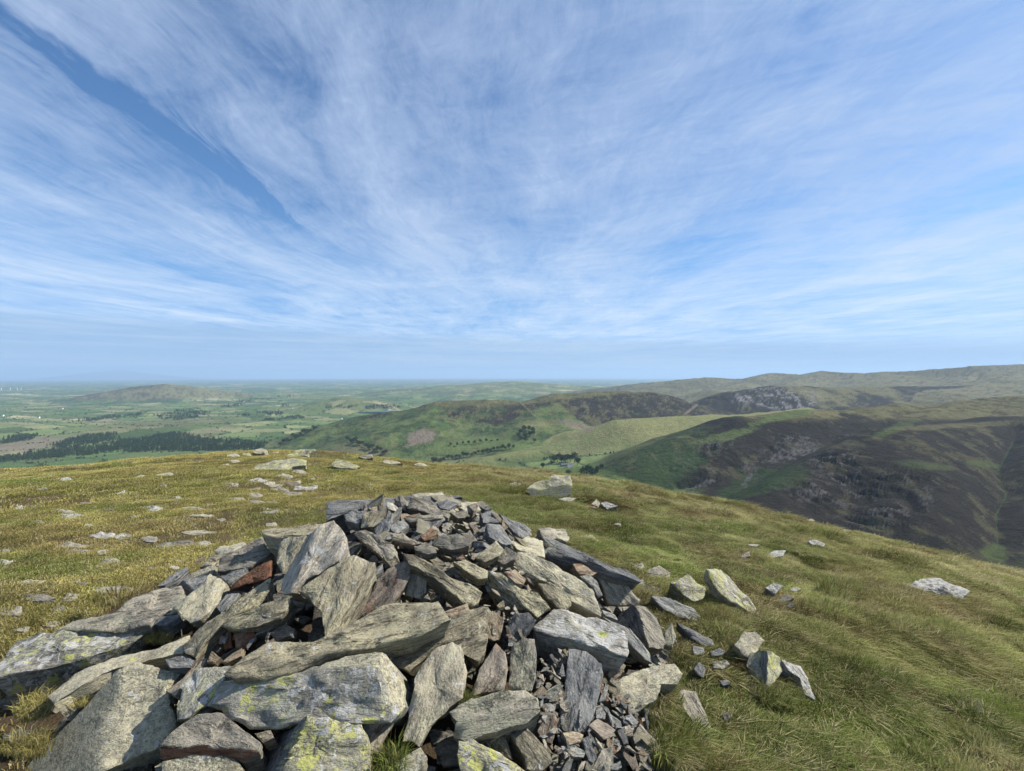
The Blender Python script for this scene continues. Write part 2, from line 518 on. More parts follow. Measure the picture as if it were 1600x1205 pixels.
def terrain_cover(X, Y, Z, rise, veg, craggy, rug):
    C = lambda k: np.array(VEG[k])
    PX, PY = project(np.stack([X, Y, Z], -1))
    n1 = fbm(X / 260, Y / 260, 0, 4, 81)
    n2 = fbm(X / 60, Y / 60, 0, 4, 82)
    n3 = fbm(X / 16, Y / 24, 0, 3, 83)
    nS = fbm(PX / 70, PY / 9, 0, 4, 84) * 0.5 + n2 * 0.5
    def mix(a, b, t):
        return a + (b - a) * t[..., None]
    ID, edge = fields(X, Y)
    col = np.where((ID < .42)[..., None], C('field_a'), np.where((ID < .75)[..., None], C('field_b'), np.where((ID < .93)[..., None], C('field_c'), C('hay'))))
    col = col * (0.82 + 0.70 * np.modf(ID * 17.3)[0])[..., None]
    hedge = sstep(edge, 11 + np.hypot(X, Y) / 1000, 3 + np.hypot(X, Y) / 1800) * (0.55 + 0.45 * (n2 > -0.25))
    col = mix(col, C('wood') * 1.3, hedge * 0.9)
    wl = sstep(n1 + 0.4 * n2, 0.22, 0.36) * sstep(Y, 3500, 5500)
    col = mix(col, C('wood') * 1.4, wl * 0.85)
    far = sstep(np.hypot(X, Y), 9000, 30000)
    col = mix(col, np.array((.07, .10, .045)) + 0 * col, far * 0.5)
    hill = sstep(rise, 14, 40)
    name = np.array([r['veg'] for r in RIDGES] + ['near'])
    vi = np.where(veg == 99, len(RIDGES), veg)
    vn = name[vi]
    # fell-side colours
    fell = mix(C('moorgrass') + 0 * col, C('fell') + 0 * col, sstep(n1 + .5 * n2, -.3, .5))
    out = fell.copy()
    m = vn == 'pale'
    pale = mix(C('pale') + 0 * col, C('green') * 1.15 + 0 * col, sstep(n1 + .6 * n3, -.05, .7) * .7)
    out = np.where(m[..., None], pale, out)
    m = vn == 'bracken'
    br = mix(C('bracken') * 1.1 + 0 * col, C('green') + 0 * col, sstep(n2 + n1, -.1, .4))
    out = np.where(m[..., None], br, out)
    m = vn == 'heather'
    hw = sstep(nS + 0.011 * (655 - PY) + 0.0016 * (PX - 720), -.12, .16)
    he = mix(mix(C('bracken') * 1.15 + 0 * col, C('green') * 1.05 + 0 * col, sstep(n2, -.1, .3)), C('heather') * 1.25 + 0 * col, hw)
    he = mix(he, C('pale') * .9 + 0 * col, sstep(np.abs(n3 + n2), .10, .02) * .45)
    top = sstep(rise, 150, 172) * .5
    he = mix(he, C('pale') + 0 * col, top)
    out = np.where(m[..., None], he, out)
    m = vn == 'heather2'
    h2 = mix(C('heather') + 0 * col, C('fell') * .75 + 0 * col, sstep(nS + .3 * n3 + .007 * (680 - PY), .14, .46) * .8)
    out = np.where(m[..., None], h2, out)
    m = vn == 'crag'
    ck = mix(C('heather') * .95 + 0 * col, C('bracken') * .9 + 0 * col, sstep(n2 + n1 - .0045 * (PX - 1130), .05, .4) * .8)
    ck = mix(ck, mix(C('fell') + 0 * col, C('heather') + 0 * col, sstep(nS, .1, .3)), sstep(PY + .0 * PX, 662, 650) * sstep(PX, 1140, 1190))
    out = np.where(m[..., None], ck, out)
    m = vn == 'scree'
    sc = mix(C('heather') * 1.3 + 0 * col, C('fell') + 0 * col, sstep(n1 + n2 * .5 + .012 * (612 - PY), -.05, .3))
    sc = mix(sc, C('crag') * .8 + 0 * col, sstep(fbm(X / 14, Y / 30, 0, 4, 94, .6) + .3 * n2, .08, .2) * blob(PX, PY, 1225, 622, 75, 17, 0, .3 * n1))
    out = np.where(m[..., None], sc, out)
    m = vn == 'moor'
    mo = mix(C('moorgrass') * .95 + 0 * col, C('fell') * .75 + 0 * col, sstep(n1 + n2 * .6, -.2, .45))
    out = np.where(m[..., None], mo, out)
    m = vn == 'binsey'
    bi = mix(C('moorgrass') * .85 + .25 * C('green') + 0 * col, C('heather') * 2.0 + 0 * col, sstep(n1 + n2 + .004 * (300 - PX), .15, .6) * .75)
    out = np.where(m[..., None], bi, out)
    m = vn == 'pasture'
    pa = mix(col, C('moorgrass') + 0 * col, np.full(X.shape, .25))
    out = np.where(m[..., None], pa, out)
    m = vn == 'near'
    out = np.where(m[..., None], C('pale') * .8 + .3 * C('green'), out)
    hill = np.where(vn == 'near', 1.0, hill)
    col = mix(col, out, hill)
    # mottling of grass through the heather and heather through the grass
    moors = np.isin(vn, ['heather', 'heather2', 'crag', 'scree', 'moor', 'binsey', 'bracken'])
    n4 = fbm(X / 20, Y / 42, 0, 5, 95, .62)
    n5 = fbm((X + .6 * Y) / 34, Y / 13, 0, 4, 96, .6)
    col = mix(col, C('fell') * 1.05 + 0 * col, moors * hill * sstep(n4 + .35 * n1, .10, .34) * np.where(np.isin(vn, ['crag', 'heather2']), .38, .6))
    col = mix(col, C('heather') * .8 + 0 * col, moors * hill * sstep(n5 - .2 * n1, .10, .36) * .55)
    # particular patches of ground cover
    wob = .55 * n2 + .45 * n3 + .35 * n4
    P_ = lambda key, mul, D0, D1, *b, t=1.0: blob(PX, PY, *b, wob=wob) * ((Y > D0) & (Y < D1)) * t
    for key, mul, D0, D1, b, t in [
        ('bracken', .8, 820, 1120, (1035, 735, 75, 26, -22), .95), ('bracken', .6, 700, 1000, (1190, 768, 75, 34, -20), .95), ('green', 1.0, 850, 1300, (915, 738, 42, 9, 8), .9),
        ('green', 1.1, 850, 1300, (968, 752, 38, 7, 18), .9), ('pale', .9, 900, 1400, (1010, 690, 75, 6, -25), .35), ('green', .9, 900, 1250, (1130, 682, 45, 7, -12), .8),
        ('green', .95, 1000, 1300, (1230, 650, 45, 5, -12), .8), ('green', .7, 800, 1300, (1395, 672, 40, 6, -20), .7), ('green', .6, 500, 1000, (1450, 728, 48, 7, 5), .6),
        ('green', .7, 500, 1000, (1535, 725, 30, 5, 5), .7), ('green', .75, 450, 800, (1555, 865, 22, 14, 20), .7), ('fell', 1.0, 700, 1300, (1500, 665, 110, 4, -3), .6),
        ('scree', .75, 1300, 2300, (656, 683, 20, 11, -15), .7), ('sand', .9, 1900, 2700, (1078, 641, 17, 1.6, -38), .4), ('sand', .55, 1500, 2300, (905, 667, 26, 7, 15), .7),
        ('green', 1.25, 1200, 2200, (800, 695, 45, 9, 0), .8), ('green', 1.1, 1200, 2200, (735, 695, 70, 10, -8), .8), ('pale', .9, 1200, 2200, (835, 664, 32, 7, 0), .6),
        ('field_b', 1.0, 1200, 5000, (280, 709, 90, 5, -2), 1.0), ('hay', .8, 1500, 5000, (330, 673, 48, 4.5, -6), .8), ('moorgrass', .9, 1500, 5000, (255, 662, 110, 6, -4), .6),
        ('sand', .6, 1200, 4000, (50, 696, 75, 11, -8), .75), ('moorgrass', 1.0, 1200, 4000, (560, 704, 45, 9, 5), .7)]:
        col = mix(col, C(key) * mul + 0 * col, P_(key, mul, D0, D1, *b) * t)
    # bare rock on the crags
    rock = craggy * sstep(rug + .3 * n3, .18, .34) * sstep(fbm(X / 7, Y / 9, 0, 4, 91, .65), -.02, .14)
    col = mix(col, C('crag') * .55 + 0 * col, np.clip(rock, 0, 1) * .75)
    for b, D0, D1, t in [((1085, 765, 45, 4, -28), 700, 1000, .8), ((1172, 745, 18, 5, -55), 700, 1050, .7), ((1255, 700, 15, 14, 0), 900, 1150, .8), ((1228, 712, 34, 9, -14), 900, 1100, .8), ((1340, 688, 14, 6, 0), 900, 1150, .6),
                         ((1447, 780, 10, 14, 0), 500, 800, .5), ((1537, 808, 6, 3, 40), 450, 800, .9)]:
        col = mix(col, C('crag') * .48 + 0 * col, blob(PX, PY, *b, wob=.9 * n3 + .3 * n2) * sstep(fbm(X / 5, Y / 6, 0, 4, 93, .7), -.12, .10) * ((Y > D0) & (Y < D1)) * t)
    # walls and tracks across the fells
    for pts, wd, key in [([(812, 627), (838, 652)], .9, 'pale'), ([(1583, 690), (1560, 735), (1572, 775), (1556, 805), (1560, 868)], 1.0, 'bracken'), ([(870, 717), (845, 706)], 1.2, 'wood'),
                         ([(900, 722), (930, 733), (940, 732)], 1.0, 'wood'), ([(945, 742), (1000, 765), (1030, 775)], 1.0, 'wood'), 
                         ([(1000, 637), (560, 662)], .0, 'pale')]:
        for (x0, y0), (x1, y1) in zip(pts[:-1], pts[1:]):
            if wd <= 0: continue
            dx, dy = x1 - x0, y1 - y0
            t = np.clip(((PX - x0) * dx + (PY - y0) * dy) / (dx * dx + dy * dy), 0, 1)
            d = np.hypot(PX - x0 - t * dx, PY - y0 - t * dy) + .6 * n3
            col = mix(col, C(key) + 0 * col, sstep(d, wd * 1.5, wd * .5) * ((Y > 450) & (Y < 2600)) * .75)
    col = col * (1 + .22 * n3 + .12 * n2)[..., None]
    return np.clip(col, .008, .8)


us = np.concatenate([np.linspace(-2.4, -1.22, 40)[:-1], np.linspace(-1.22, 1.22, 980), np.linspace(1.22, 2.4, 40)[1:]])
def geo(a, b, f):
    n = int(math.log(b / a) / math.log(1 + f))
    return a * (b / a) ** (np.arange(n) / n)
Ds = np.concatenate([geo(45, 420, .035), geo(420, 1400, .0058), geo(1400, 3000, .0075), geo(3000, 9000, .011), geo(9000, 75000, .03), [75000.]])
GX = us[None, :] * Ds[:, None]
GY = np.repeat(Ds[:, None], len(us), 1)
GZ, rise_, veg_, crag_, rug_ = terrain(GX, GY, True)
cover = terrain_cover(GX, GY, GZ, rise_, veg_, crag_, rug_)

m_land, t = new_mat('land_cover')
ca = t.n('ShaderNodeVertexColor', layer_name='cover')
pos = t.n('ShaderNodeNewGeometry').outputs['Position']
na = t.noise(pos, .09, 6, .65)
nb = t.noise(pos, .6, 4, .6)
var = t.m('ADD', t.m('MULTIPLY', na, .9), t.m('MULTIPLY', nb, .5))
var = t.m('ADD', var, .34)
colr = t.mix(1.0, ca.outputs[0], t.n('ShaderNodeCombineColor', {0: var, 1: var, 2: var}).outputs[0], 'MULTIPLY')
finish(t, colr, .95, t.m('ADD', na, t.m('MULTIPLY', nb, .25)), 10.0, .8, .05)
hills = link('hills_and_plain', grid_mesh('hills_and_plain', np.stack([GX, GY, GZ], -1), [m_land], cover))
tag(hills, kind='structure')


def terrain_at(X, Y):
    """height read back from the finished sheet"""
    X, Y = np.asarray(X, float), np.asarray(Y, float)
    fu = np.clip(np.interp(X / Y, us, np.arange(len(us))), 0, len(us) - 1.001)
    fd = np.clip(np.interp(Y, Ds, np.arange(len(Ds))), 0, len(Ds) - 1.001)
    i, j = fd.astype(int), fu.astype(int)
    a, b = fd - i, fu - j
    return GZ[i, j] * (1 - a) * (1 - b) + GZ[i + 1, j] * a * (1 - b) + GZ[i, j + 1] * (1 - a) * b + GZ[i + 1, j + 1] * a * b


def terrain_hit(px, py, d0=420.0, d1=30000.0):
    r = ray(px, py)
    D = np.geomspace(d0, d1, 900)
    P = EYE + r * D[:, None]
    f = P[:, 2] - terrain_at(P[:, 0], P[:, 1])
    i = np.argmax(f < 0)
    if f[i] >= 0:
        return None
    if i == 0:
        return P[0]
    tt = f[i - 1] / (f[i - 1] - f[i])
    P = EYE + r * (D[i - 1] + tt * (D[i] - D[i - 1]))
    P[2] = float(terrain_at(P[0], P[1]))
    return P


# the small lake beyond the heather hill
m_water, t = new_mat('lake_water')
finish(t, (.04, .065, .085, 1), .3, t.noise(t.n('ShaderNodeNewGeometry').outputs['Position'], .4, 3), .1, .2, .5)
cl = terrain_hit(590, 643)
if cl is not None:
    a = np.linspace(0, 2 * math.pi, 40, endpoint=False)
    rr = 1 + .18 * np.sin(3 * a + 1) + .1 * np.sin(5 * a)
    ring = np.stack([cl[0] + 190 * np.cos(a) * rr, cl[1] + 110 * np.sin(a) * rr, np.full(40, cl[2] + 3.5)], -1)
    vv = np.concatenate([ring, ring - [0, 0, 14]])
    ff = [list(range(40))] + [[i, (i + 1) % 40 + 0, (i + 1) % 40 + 40, i + 40][::-1] for i in range(40)]
    tag(link('lake', new_mesh('lake', vv, ff, [m_water], smooth=False)), kind='structure')

# a far-off hill across the firth
a = np.linspace(-1, 1, 60)
c = at(190, 592, 46000)
bx, by = np.meshgrid(a, a)
pk = at(190, 579, 46000)[2] + 480
hz = pk * np.clip(1 - np.hypot(bx, by), 0, 1) ** 1.4 + .2 * pk * np.clip(1 - np.hypot((bx + .35) / .5, by / .6), 0, 1) + 40 * fbm(bx * 3, by * 3, 0, 3, 15) * np.clip(1 - np.hypot(bx, by), 0, 1)
far_top, far_low = float(hz.max()) - 480, float(hz.min()) - 480
tag(link('far_hill', grid_mesh('far_hill', np.stack([c[0] + bx * 8500, c[1] + by * 6000, hz - 480], -1), [m_land], np.full((60, 60, 3), .09))), kind='structure')

# ------------------------------------------------------------------ cairn mound and hits on the near surface
CX, CY = -0.65, 3.3


def mound(X, Y):
    dx, dy = X - CX, Y - CY
    ax = np.where(dx < 0, 2.4, 1.9)
    ay = np.where(dy < 0, 2.1, 1.8)
    r = np.hypot(dx / ax, dy / ay)
    p = 1.15 + .85 * np.clip(.5 + dx / 2, 0, 1)
    return 0.90 * np.clip(1 - np.clip(r, 1e-6, None) ** p, 0, None)


def surf(X, Y):
    return near_z(X, Y) + mound(X, Y)


def micro(X, Y):
    """tussocks and hollows of the turf"""
    r = sstep(X, -.6, 1.6)
    lump = fbm(X / .55 + .4 * Y, Y / .8, 0, 3, 201)
    tuss = np.clip(fbm(X / .9, Y / .7, 0, 3, 203), -.1, 1)
    m = (.022 + .030 * r) * lump + .15 * r * tuss + .02 * fbm(X / .22, Y / .22, 0, 2, 202)
    m = m + .05 * (1 - r) * np.clip(fbm(X / 1.6, Y / 1.1, 0, 3, 204), -.3, 1)
    return m * sstep(np.hypot(X, Y), .6, 2.0) * (1 + .5 * sstep(np.hypot(X, Y), 8, 20))



DD = np.geomspace(1.0, 60.0, 1500)


def hit(px, py, lift=0.0, only_ground=False):
    r = ray(px, py)
    P = EYE + r * DD[:, None]
    f = P[:, 2] - lift - (near_z(P[:, 0], P[:, 1]) + micro(P[:, 0], P[:, 1]) if only_ground else surf(P[:, 0], P[:, 1]))
    i = int(np.argmax(f < 0))
    if f[i] >= 0:
        i = int(np.argmin(f))
        return P[i]
    if i == 0:
        return P[0]
    tt = f[i - 1] / (f[i - 1] - f[i])
    return EYE + r * (DD[i - 1] + tt * (DD[i] - DD[i - 1]))


def surf_normal(P, e=.12):
    gx = (surf(P[0] + e, P[1]) - surf(P[0] - e, P[1])) / (2 * e)
    gy = (surf(P[0], P[1] + e) - surf(P[0], P[1] - e)) / (2 * e)
    n = np.array([-gx, -gy, 1.0])
    return n / np.linalg.norm(n)


# ------------------------------------------------------------------ stone materials
def stone_mat(name, dark, mid, light, lichen=.4, yellow=0.0, white=0.0, rust=0.0, lich_col=(.36, .36, .235), lines=.6):
    m, t = new_mat(name)
    oi = t.n('ShaderNodeObjectInfo')
    off = t.m('MULTIPLY', oi.outputs['Random'], 53.0)
    co = t.n('ShaderNodeTexCoord').outputs['Object']
    co = t.vadd(co, t.n('ShaderNodeCombineXYZ', {0: off, 1: off, 2: off}).outputs[0])
    grain = t.noise(t.vmul(co, (5, 24, 60)), 1.0, 6, .66, .35)
    coarse = t.noise(co, 4.2, 5, .6, .4)
    fine = t.noise(t.vmul(co, (1, 1.6, 2)), 75, 4, .65)
    line = t.noise(t.vmul(co, (4.5, 30, 75)), 1.0, 5, .65, .3)
    v = t.m('ADD', t.m('MULTIPLY', grain, .45), t.m('ADD', t.m('MULTIPLY', coarse, .45), t.m('MULTIPLY', fine, .48)))
    v = t.m('ADD', v, t.m('MULTIPLY', t.m('SUBTRACT', oi.outputs['Random'], .5), .16))
    r = t.n('ShaderNodeValToRGB', {0: v})
    e = r.color_ramp.elements
    e[0].position, e[0].color = .46, (*dark, 1)
    e[1].position, e[1].color = .80, (*light, 1)
    k = e.new(.62)
    k.color = (*mid, 1)
    c = r.outputs[0]
    if rust:
        rn = t.noise(co, 6.5, 5, .65, .8)
        c = t.mix(t.m('MULTIPLY', t.step(rn, .58 - .25 * rust, .66 - .2 * rust), .9), c, t.mix(fine, (.10, .045, .025), (.24, .12, .07)))
    c = t.mix(t.m('MULTIPLY', t.step(line, .44, .34), lines), c, tuple(x * .45 for x in dark))
    # crust of grey-green lichen, speckled
    sp = t.noise(co, 110, 3, .7, .2)
    sp2 = t.noise(co, 38, 4, .7, .5)
    area = t.noise(co, 3.1, 4, .6, .5)
    lm = t.m('MULTIPLY', t.step(t.m('ADD', t.m('MULTIPLY', sp, .55), t.m('MULTIPLY', sp2, .55)), .50, .62), t.step(area, .62 - .3 * lichen, .74 - .3 * lichen))
    c = t.mix(t.m('MULTIPLY', lm, .85 * min(1, .35 + lichen)), c, lich_col)
    if white:
        wn = t.noise(co, 19, 6, .68, .8)
        wm = t.m('MULTIPLY', t.step(wn, .64 - .2 * white, .67 - .2 * white), t.step(sp2, .34, .46))
        c = t.mix(wm, c, t.mix(sp, (.26, .255, .235), (.48, .47, .43)))
    if yellow:
        wv = t.vadd(co, t.vmul(t.n('ShaderNodeTexNoise', {'Vector': co, 'Scale': 55.0, 'Detail': 4.0}).outputs[1], (.045, .045, .045)))
        patch = t.step(t.noise(t.vadd(co, (4.0, 9.0, 2.0)), 4.5, 3, .6, .4), .60 - .16 * min(yellow, 1.1), .66 - .16 * min(yellow, 1.1))
        for scl, rr in ((15.0, .60), (34.0, .58)):
            vo = t.n('ShaderNodeTexVoronoi', {'Vector': wv, 'Scale': scl, 'Randomness': 1.0}, feature='F1')
            sel = t.n('ShaderNodeSeparateColor', {0: vo.outputs['Color']})
            rad = t.m('MULTIPLY', sel.outputs[1], rr)
            bm = t.m('MULTIPLY', t.step(t.m('SUBTRACT', vo.outputs['Distance'], rad), .04, -.04), t.step(t.m('SUBTRACT', sel.outputs[0], 1 - .55 * min(yellow, 1.3)), -.02, .02))
            bm = t.m('MULTIPLY', t.m('MULTIPLY', bm, patch), t.step(sp2, .34, .50, .15, .95))
            c = t.mix(bm, c, t.mix(sp, (.24, .24, .06), (.47, .47, .17)))
    hgt = t.m('ADD', t.m('MULTIPLY', t.step(line, .30, .50), lines), t.m('MULTIPLY', grain, .7))
    hgt = t.m('ADD', hgt, t.m('ADD', t.m('MULTIPLY', fine, .35), t.m('MULTIPLY', sp2, .25)))
    finish(t, c, .82, hgt, .017, 1.0, .2)
    return m


MS = {
    'blue': stone_mat('blue_grey_slate', (.055, .056, .056), (.115, .117, .116), (.245, .240, .215), .2),
    'slate': stone_mat('grey_slate', (.058, .056, .049), (.150, .137, .112), (.310, .278, .212), .4),
    'olive': stone_mat('olive_lichened_slate', (.058, .056, .042), (.148, .131, .092), (.325, .285, .190), .6, .08, .1, 0, (.38, .355, .22), .6),
    'lichen': stone_mat('crusted_lichen_stone', (.065, .061, .048), (.175, .157, .115), (.360, .320, .230), .8, .10, .2, 0, (.42, .395, .265), .22),
    'yellow': stone_mat('yellow_spotted_stone', (.045, .044, .041), (.135, .128, .108), (.290, .272, .222), .55, .8, .55, lines=.3),
    'gold': stone_mat('map_lichen_stone', (.065, .061, .05), (.175, .163, .125), (.335, .312, .24), .65, 1.1, .35, 0, (.42, .405, .19), .35),
    'white': stone_mat('white_lichen_stone', (.062, .059, .053), (.175, .163, .138), (.330, .308, .258), .4, .2, .8, lines=.4),
    'brown': stone_mat('brown_slate', (.058, .048, .039), (.160, .132, .103), (.290, .248, .190), .25, 0, 0, .10),
    'rust': stone_mat('rust_red_stone', (.055, .036, .026), (.155, .082, .050), (.27, .160, .10), .15, 0, 0, .55),
    'quartz': stone_mat('pink_quartz_stone', (.095, .088, .075), (.27, .238, .185), (.47, .42, .335), .35, .10, .45, .05, lines=.4),
    'orange': stone_mat('orange_brown_stone', (.085, .066, .046), (.215, .167, .113), (.360, .290, .20), .2, 0, 0, .10),
}

# ------------------------------------------------------------------ the stone builder
def resample(poly, step):
    out = []
    n = len(poly)
    for i in range(n):
        a, b = poly[i], poly[(i + 1) % n]
        k = max(1, int(round(np.linalg.norm(b - a) / step)))
        for j in range(k):
            out.append(a + (b - a) * j / k)
    return np.array(out)


def slab(poly, th, seed, step=.03, rings=(.10, .22, .36, .50, .64, .78, .89, .975, 1.0), ns=5, taper=.9, amp=1.0, base_off=(0, 0)):
    """a cleft stone: outline `poly` (2D, metres) is its upper face at h = 0, th its thickness.
    returns verts (x, y, h), quads/tris, ring count of the upper face"""
    poly = np.asarray(poly, float)
    c = poly.mean(0)
    area = 0.5 * np.sum(poly[:, 0] * np.roll(poly[:, 1], -1) - np.roll(poly[:, 0], -1) * poly[:, 1])
    if area < 0:
        poly = poly[::-1]
        area = -area
    size = math.sqrt(area)
    b = resample(poly, step)
    A = len(b)
    d = b - c
    rad = np.linalg.norm(d, axis=1, keepdims=True) + 1e-9
    jit = fbm(b[:, 0] / (.12 * size + .02) + seed, b[:, 1] / (.12 * size + .02), seed * 1.7, 4, 7, .65)
    b = b + d / rad * (jit * .048 * size * amp)[:, None]
    d = b - c
    ch = min(.16 * th, .003 + .014 * size)
    V, F = [], []
    V.append(np.array([[c[0], c[1], 0.0]]))
    for f in rings:
        p = c + d * f
        h = -ch * np.clip((f - .93) / .07, 0, 1) ** 1.5 * np.ones(A)
        V.append(np.column_stack([p, h]))
    lay_seed = seed * 3.1
    for j in range(1, ns + 1):
        f = j / ns
        h = -ch - f * (th - ch)
        sc = 1 - (1 - taper) * f
        p = c + d * sc + np.array(base_off) * f
        strata = vnoise(np.full(A, h * 95.0), np.arange(A) * 0.11, lay_seed, 3) + .6 * fbm(b[:, 0] / (.2 * size) + lay_seed, b[:, 1] / (.2 * size), h * 14, 3, 4)
        p = p + d / rad * (strata * (.022 * size + .003) * amp)[:, None]
        V.append(np.column_stack([p, np.full(A, h) + .012 * size * amp * fbm(b[:, 0] * 9, b[:, 1] * 9, seed + j, 2, 8)]))
    nr = len(rings) + ns
    V.append(np.array([[c[0] + base_off[0], c[1] + base_off[1], -th * 1.02]]))
    V = np.concatenate(V)
    # relief of the upper face: broad swell plus delaminated steps
    nt = 1 + len(rings) * A
    x, y = V[:nt, 0], V[:nt, 1]
    sw = fbm(x / (.5 * size) + seed, y / (.5 * size), seed * .7, 3, 21)
    tr = fbm(x / (.45 * size) - seed, y / (.3 * size), seed * 1.3, 3, 22)
    q = np.floor(tr * 4.5) / 4.5
    fr = tr * 4.5 - np.floor(tr * 4.5)
    q = q + sstep(fr, .60, .98) / 4.5
    rel = (.035 * sw + .09 * q) * min(size, .5) + .004 * fbm(x / .03, y / .03, seed, 2, 23)
    V[:nt, 2] += rel * amp
    # carry the relief of the rim down the upper part of the sides
    for j in range(ns):
        s0 = nt + j * A
        V[s0:s0 + A, 2] += rel[nt - A:] * amp * (1 - (j + 1) / ns)
    for i in range(A):
        F.append((0, 1 + i, 1 + (i + 1) % A))
    for k in range(nr - 1):
        o = 1 + k * A
        for i in range(A):
            j = (i + 1) % A
            F.append((o + i, o + A + i, o + A + j, o + j))
    o = 1 + (nr - 1) * A
    last = len(V) - 1
    for i in range(A):
        F.append((o + i, last, o + (i + 1) % A))
    return V, F, nt, A


CROP = {'A': (380, 740, 4), 'B': (700, 740, 4), 'C': (0, 900, 3.95), 'D': (260, 905, 4), 'E': (600, 905, 4), 'F': (940, 840, 4), 'G': (200, 780, 5),
        'H': (780, 690, 5.333), 'I': (1200, 780, 4), 'J': (0, 690, 4), 'K': (340, 680, 5.333), 'P': (0, 0, 1)}
footprints = []
_seed = [100]


def unit(v):
    v = np.asarray(v, float)
    return v / np.linalg.norm(v)


def hero(name, crop, pts, mat, th, n=None, lift=.03, clips=(), taper=.9, parent=None, step=None, mat2=None, ground=False, foot=False, back=0.0, sink=0.0):
    """a stone whose visible face has its corners at these picture points, standing on the cairn or the turf"""
    x0, y0, k = CROP[crop]
    px = np.array([(x0 + p[0] / k, y0 + p[1] / k) for p in pts])
    cpx = px.mean(0)
    if ground and crop in 'FIH':
        lift += .03
    c3 = hit(cpx[0], cpx[1], lift, ground)
    if back:
        c3 = EYE + (c3 - EYE) * (1 + back)
    if n is None:
        n = unit(surf_normal(c3) * .75 + np.array([0, -.22, .25]))
    else:
        n = unit(n)
    def onplane(p, nn, q):
        r = ray(*p)
        return EYE + r * (((q - EYE) @ nn) / (r @ nn))
    W = np.array([onplane(p, n, c3) for p in px])
    c = W.mean(0)
    # local frame: z = face normal, x = the stone's long axis
    D = W - c
    D = D - np.outer(D @ n, n)
    u, s, vt = np.linalg.svd(D, full_matrices=False)
    ex = unit(vt[0] - n * (vt[0] @ n))
    if ex[0] < 0: ex = -ex
    ey = np.cross(n, ex)
    poly = np.column_stack([D @ ex, D @ ey])
    _seed[0] += 1
    ext = np.ptp(poly, axis=0).max()
    V, F, nt, A = slab(poly, th, _seed[0] * .77, step or max(.010, min(.028, ext / 30)), tuple(np.linspace(0, .975, int(np.clip(ext / .055, 6, 20)))[1:]) + (1.0,), taper=taper)
    Wd = c + V[:, :1] * ex + V[:, 1:2] * ey + V[:, 2:3] * n
    moved = np.zeros(len(V), bool)
    for (pa, pb, n2) in clips:
        a3 = onplane((x0 + pa[0] / k, y0 + pa[1] / k), n, c)
        b3 = onplane((x0 + pb[0] / k, y0 + pb[1] / k), n, c)
        e = unit(b3 - a3)
        n2 = unit(np.asarray(n2, float) - e * (np.asarray(n2, float) @ e))
        top = np.arange(nt)
        d = Wd[top] - EYE
        den = d @ n2
        tt = np.where(np.abs(den) > 1e-4, ((a3 - EYE) @ n2) / np.where(np.abs(den) > 1e-4, den, 1), 1)
        over = (Wd[top] - a3) @ n2 > 0
        over &= (den < 0) & (tt > 1) & (tt < 1.35)
        dn = np.where(over, np.clip(tt, 1, 1.25), 1)
        old = Wd[top].copy()
        Wd[top] = EYE + d * dn[:, None]
        moved[top[over]] = True
        # sides hang from the new rim, towards the base
        rim = np.arange(nt - A, nt)
        ns = (len(V) - 1 - nt) // A
        shift = Wd[rim] - old[rim]
        for j in range(ns):
            idx = nt + j * A + np.arange(A)
            fr = (j + 1) / ns
            Wd[idx] += shift * (1 - fr)
            hd = (Wd[idx] - c) @ n
    if foot:
        footprints.append(Wd[nt - A:nt, :2].copy())
    M = np.column_stack([ex, ey, n])
    L = (Wd - c) @ M
    mats = [MS[mat]] + ([MS[mat2]] if mat2 else [])
    mi = None
    if mat2:
        mi = [1 if all(moved[v] for v in f) else 0 for f in F]
    me = new_mesh(name, L, F, mats, True, 38, mi)
    o = link(name, me, parent)
    mw = Matrix([[*M[0], c[0]], [*M[1], c[1]], [*M[2], c[2]], [0, 0, 0, 1]])
    if parent is not None:
        mw = Matrix.Translation(-Vector(parent.location)) @ mw
    o.matrix_basis = mw
    if sink:
        o.location.z -= sink
    return o


# ------------------------------------------------------------------ the cairn
cairn = link('cairn', None, None, (CX, CY, float(near_z(np.array([CX]), np.array([CY]))[0])))
tag(cairn, 'low spread summit cairn of tumbled grey slate slabs on the turf', 'cairn')
Hc = lambda *a, **k: hero('stone', *a, parent=cairn, **k)

# rear rim and crown (from the back forwards)
Hc('A', [(1050, 125), (1240, 108), (1272, 145), (1180, 190), (1070, 175)], 'lichen', .10, (0, -.35, .93), .0)
Hc('A', [(525, 176), (700, 165), (870, 150), (1050, 130), (1075, 170), (900, 225), (640, 235), (515, 290)], 'blue', .16, (-.03, -.42, .9), .02)
Hc('A', [(875, 140), (884, 170), (872, 245), (850, 268), (848, 200)], 'olive', .03, (.35, -.9, .2), .09)
Hc('A', [(1048, 140), (1120, 150), (1292, 255), (1285, 282), (1130, 240), (1022, 212)], 'slate', .07, (.1, -.6, .8), .06)
Hc('A', [(938, 160), (985, 130), (1015, 165), (1012, 232), (960, 200)], 'slate', .08, (-.1, -.8, .55), .05)
Hc('A', [(898, 180), (935, 183), (982, 225), (965, 242), (902, 218)], 'quartz', .06, (.3, -.7, .6), .06)
Hc('A', [(1210, 182), (1270, 158), (1348, 180), (1290, 228), (1232, 215)], 'blue', .06, None, .05)
Hc('A', [(1318, 198), (1345, 175), (1460, 178), (1487, 228), (1400, 248), (1318, 238)], 'lichen', .09, None, .04)
Hc('A', [(1003, 275), (1180, 250), (1248, 262), (1240, 282), (1040, 302)], 'slate', .05, (0, -.55, .83), .06)
Hc('A', [(915, 310), (1000, 288), (1037, 322), (960, 372), (922, 350)], 'blue', .06, None, .05)
Hc('A', [(1062, 360), (1180, 300), (1243, 285), (1190, 338), (1090, 382)], 'blue', .05, (0, -.6, .8), .05)
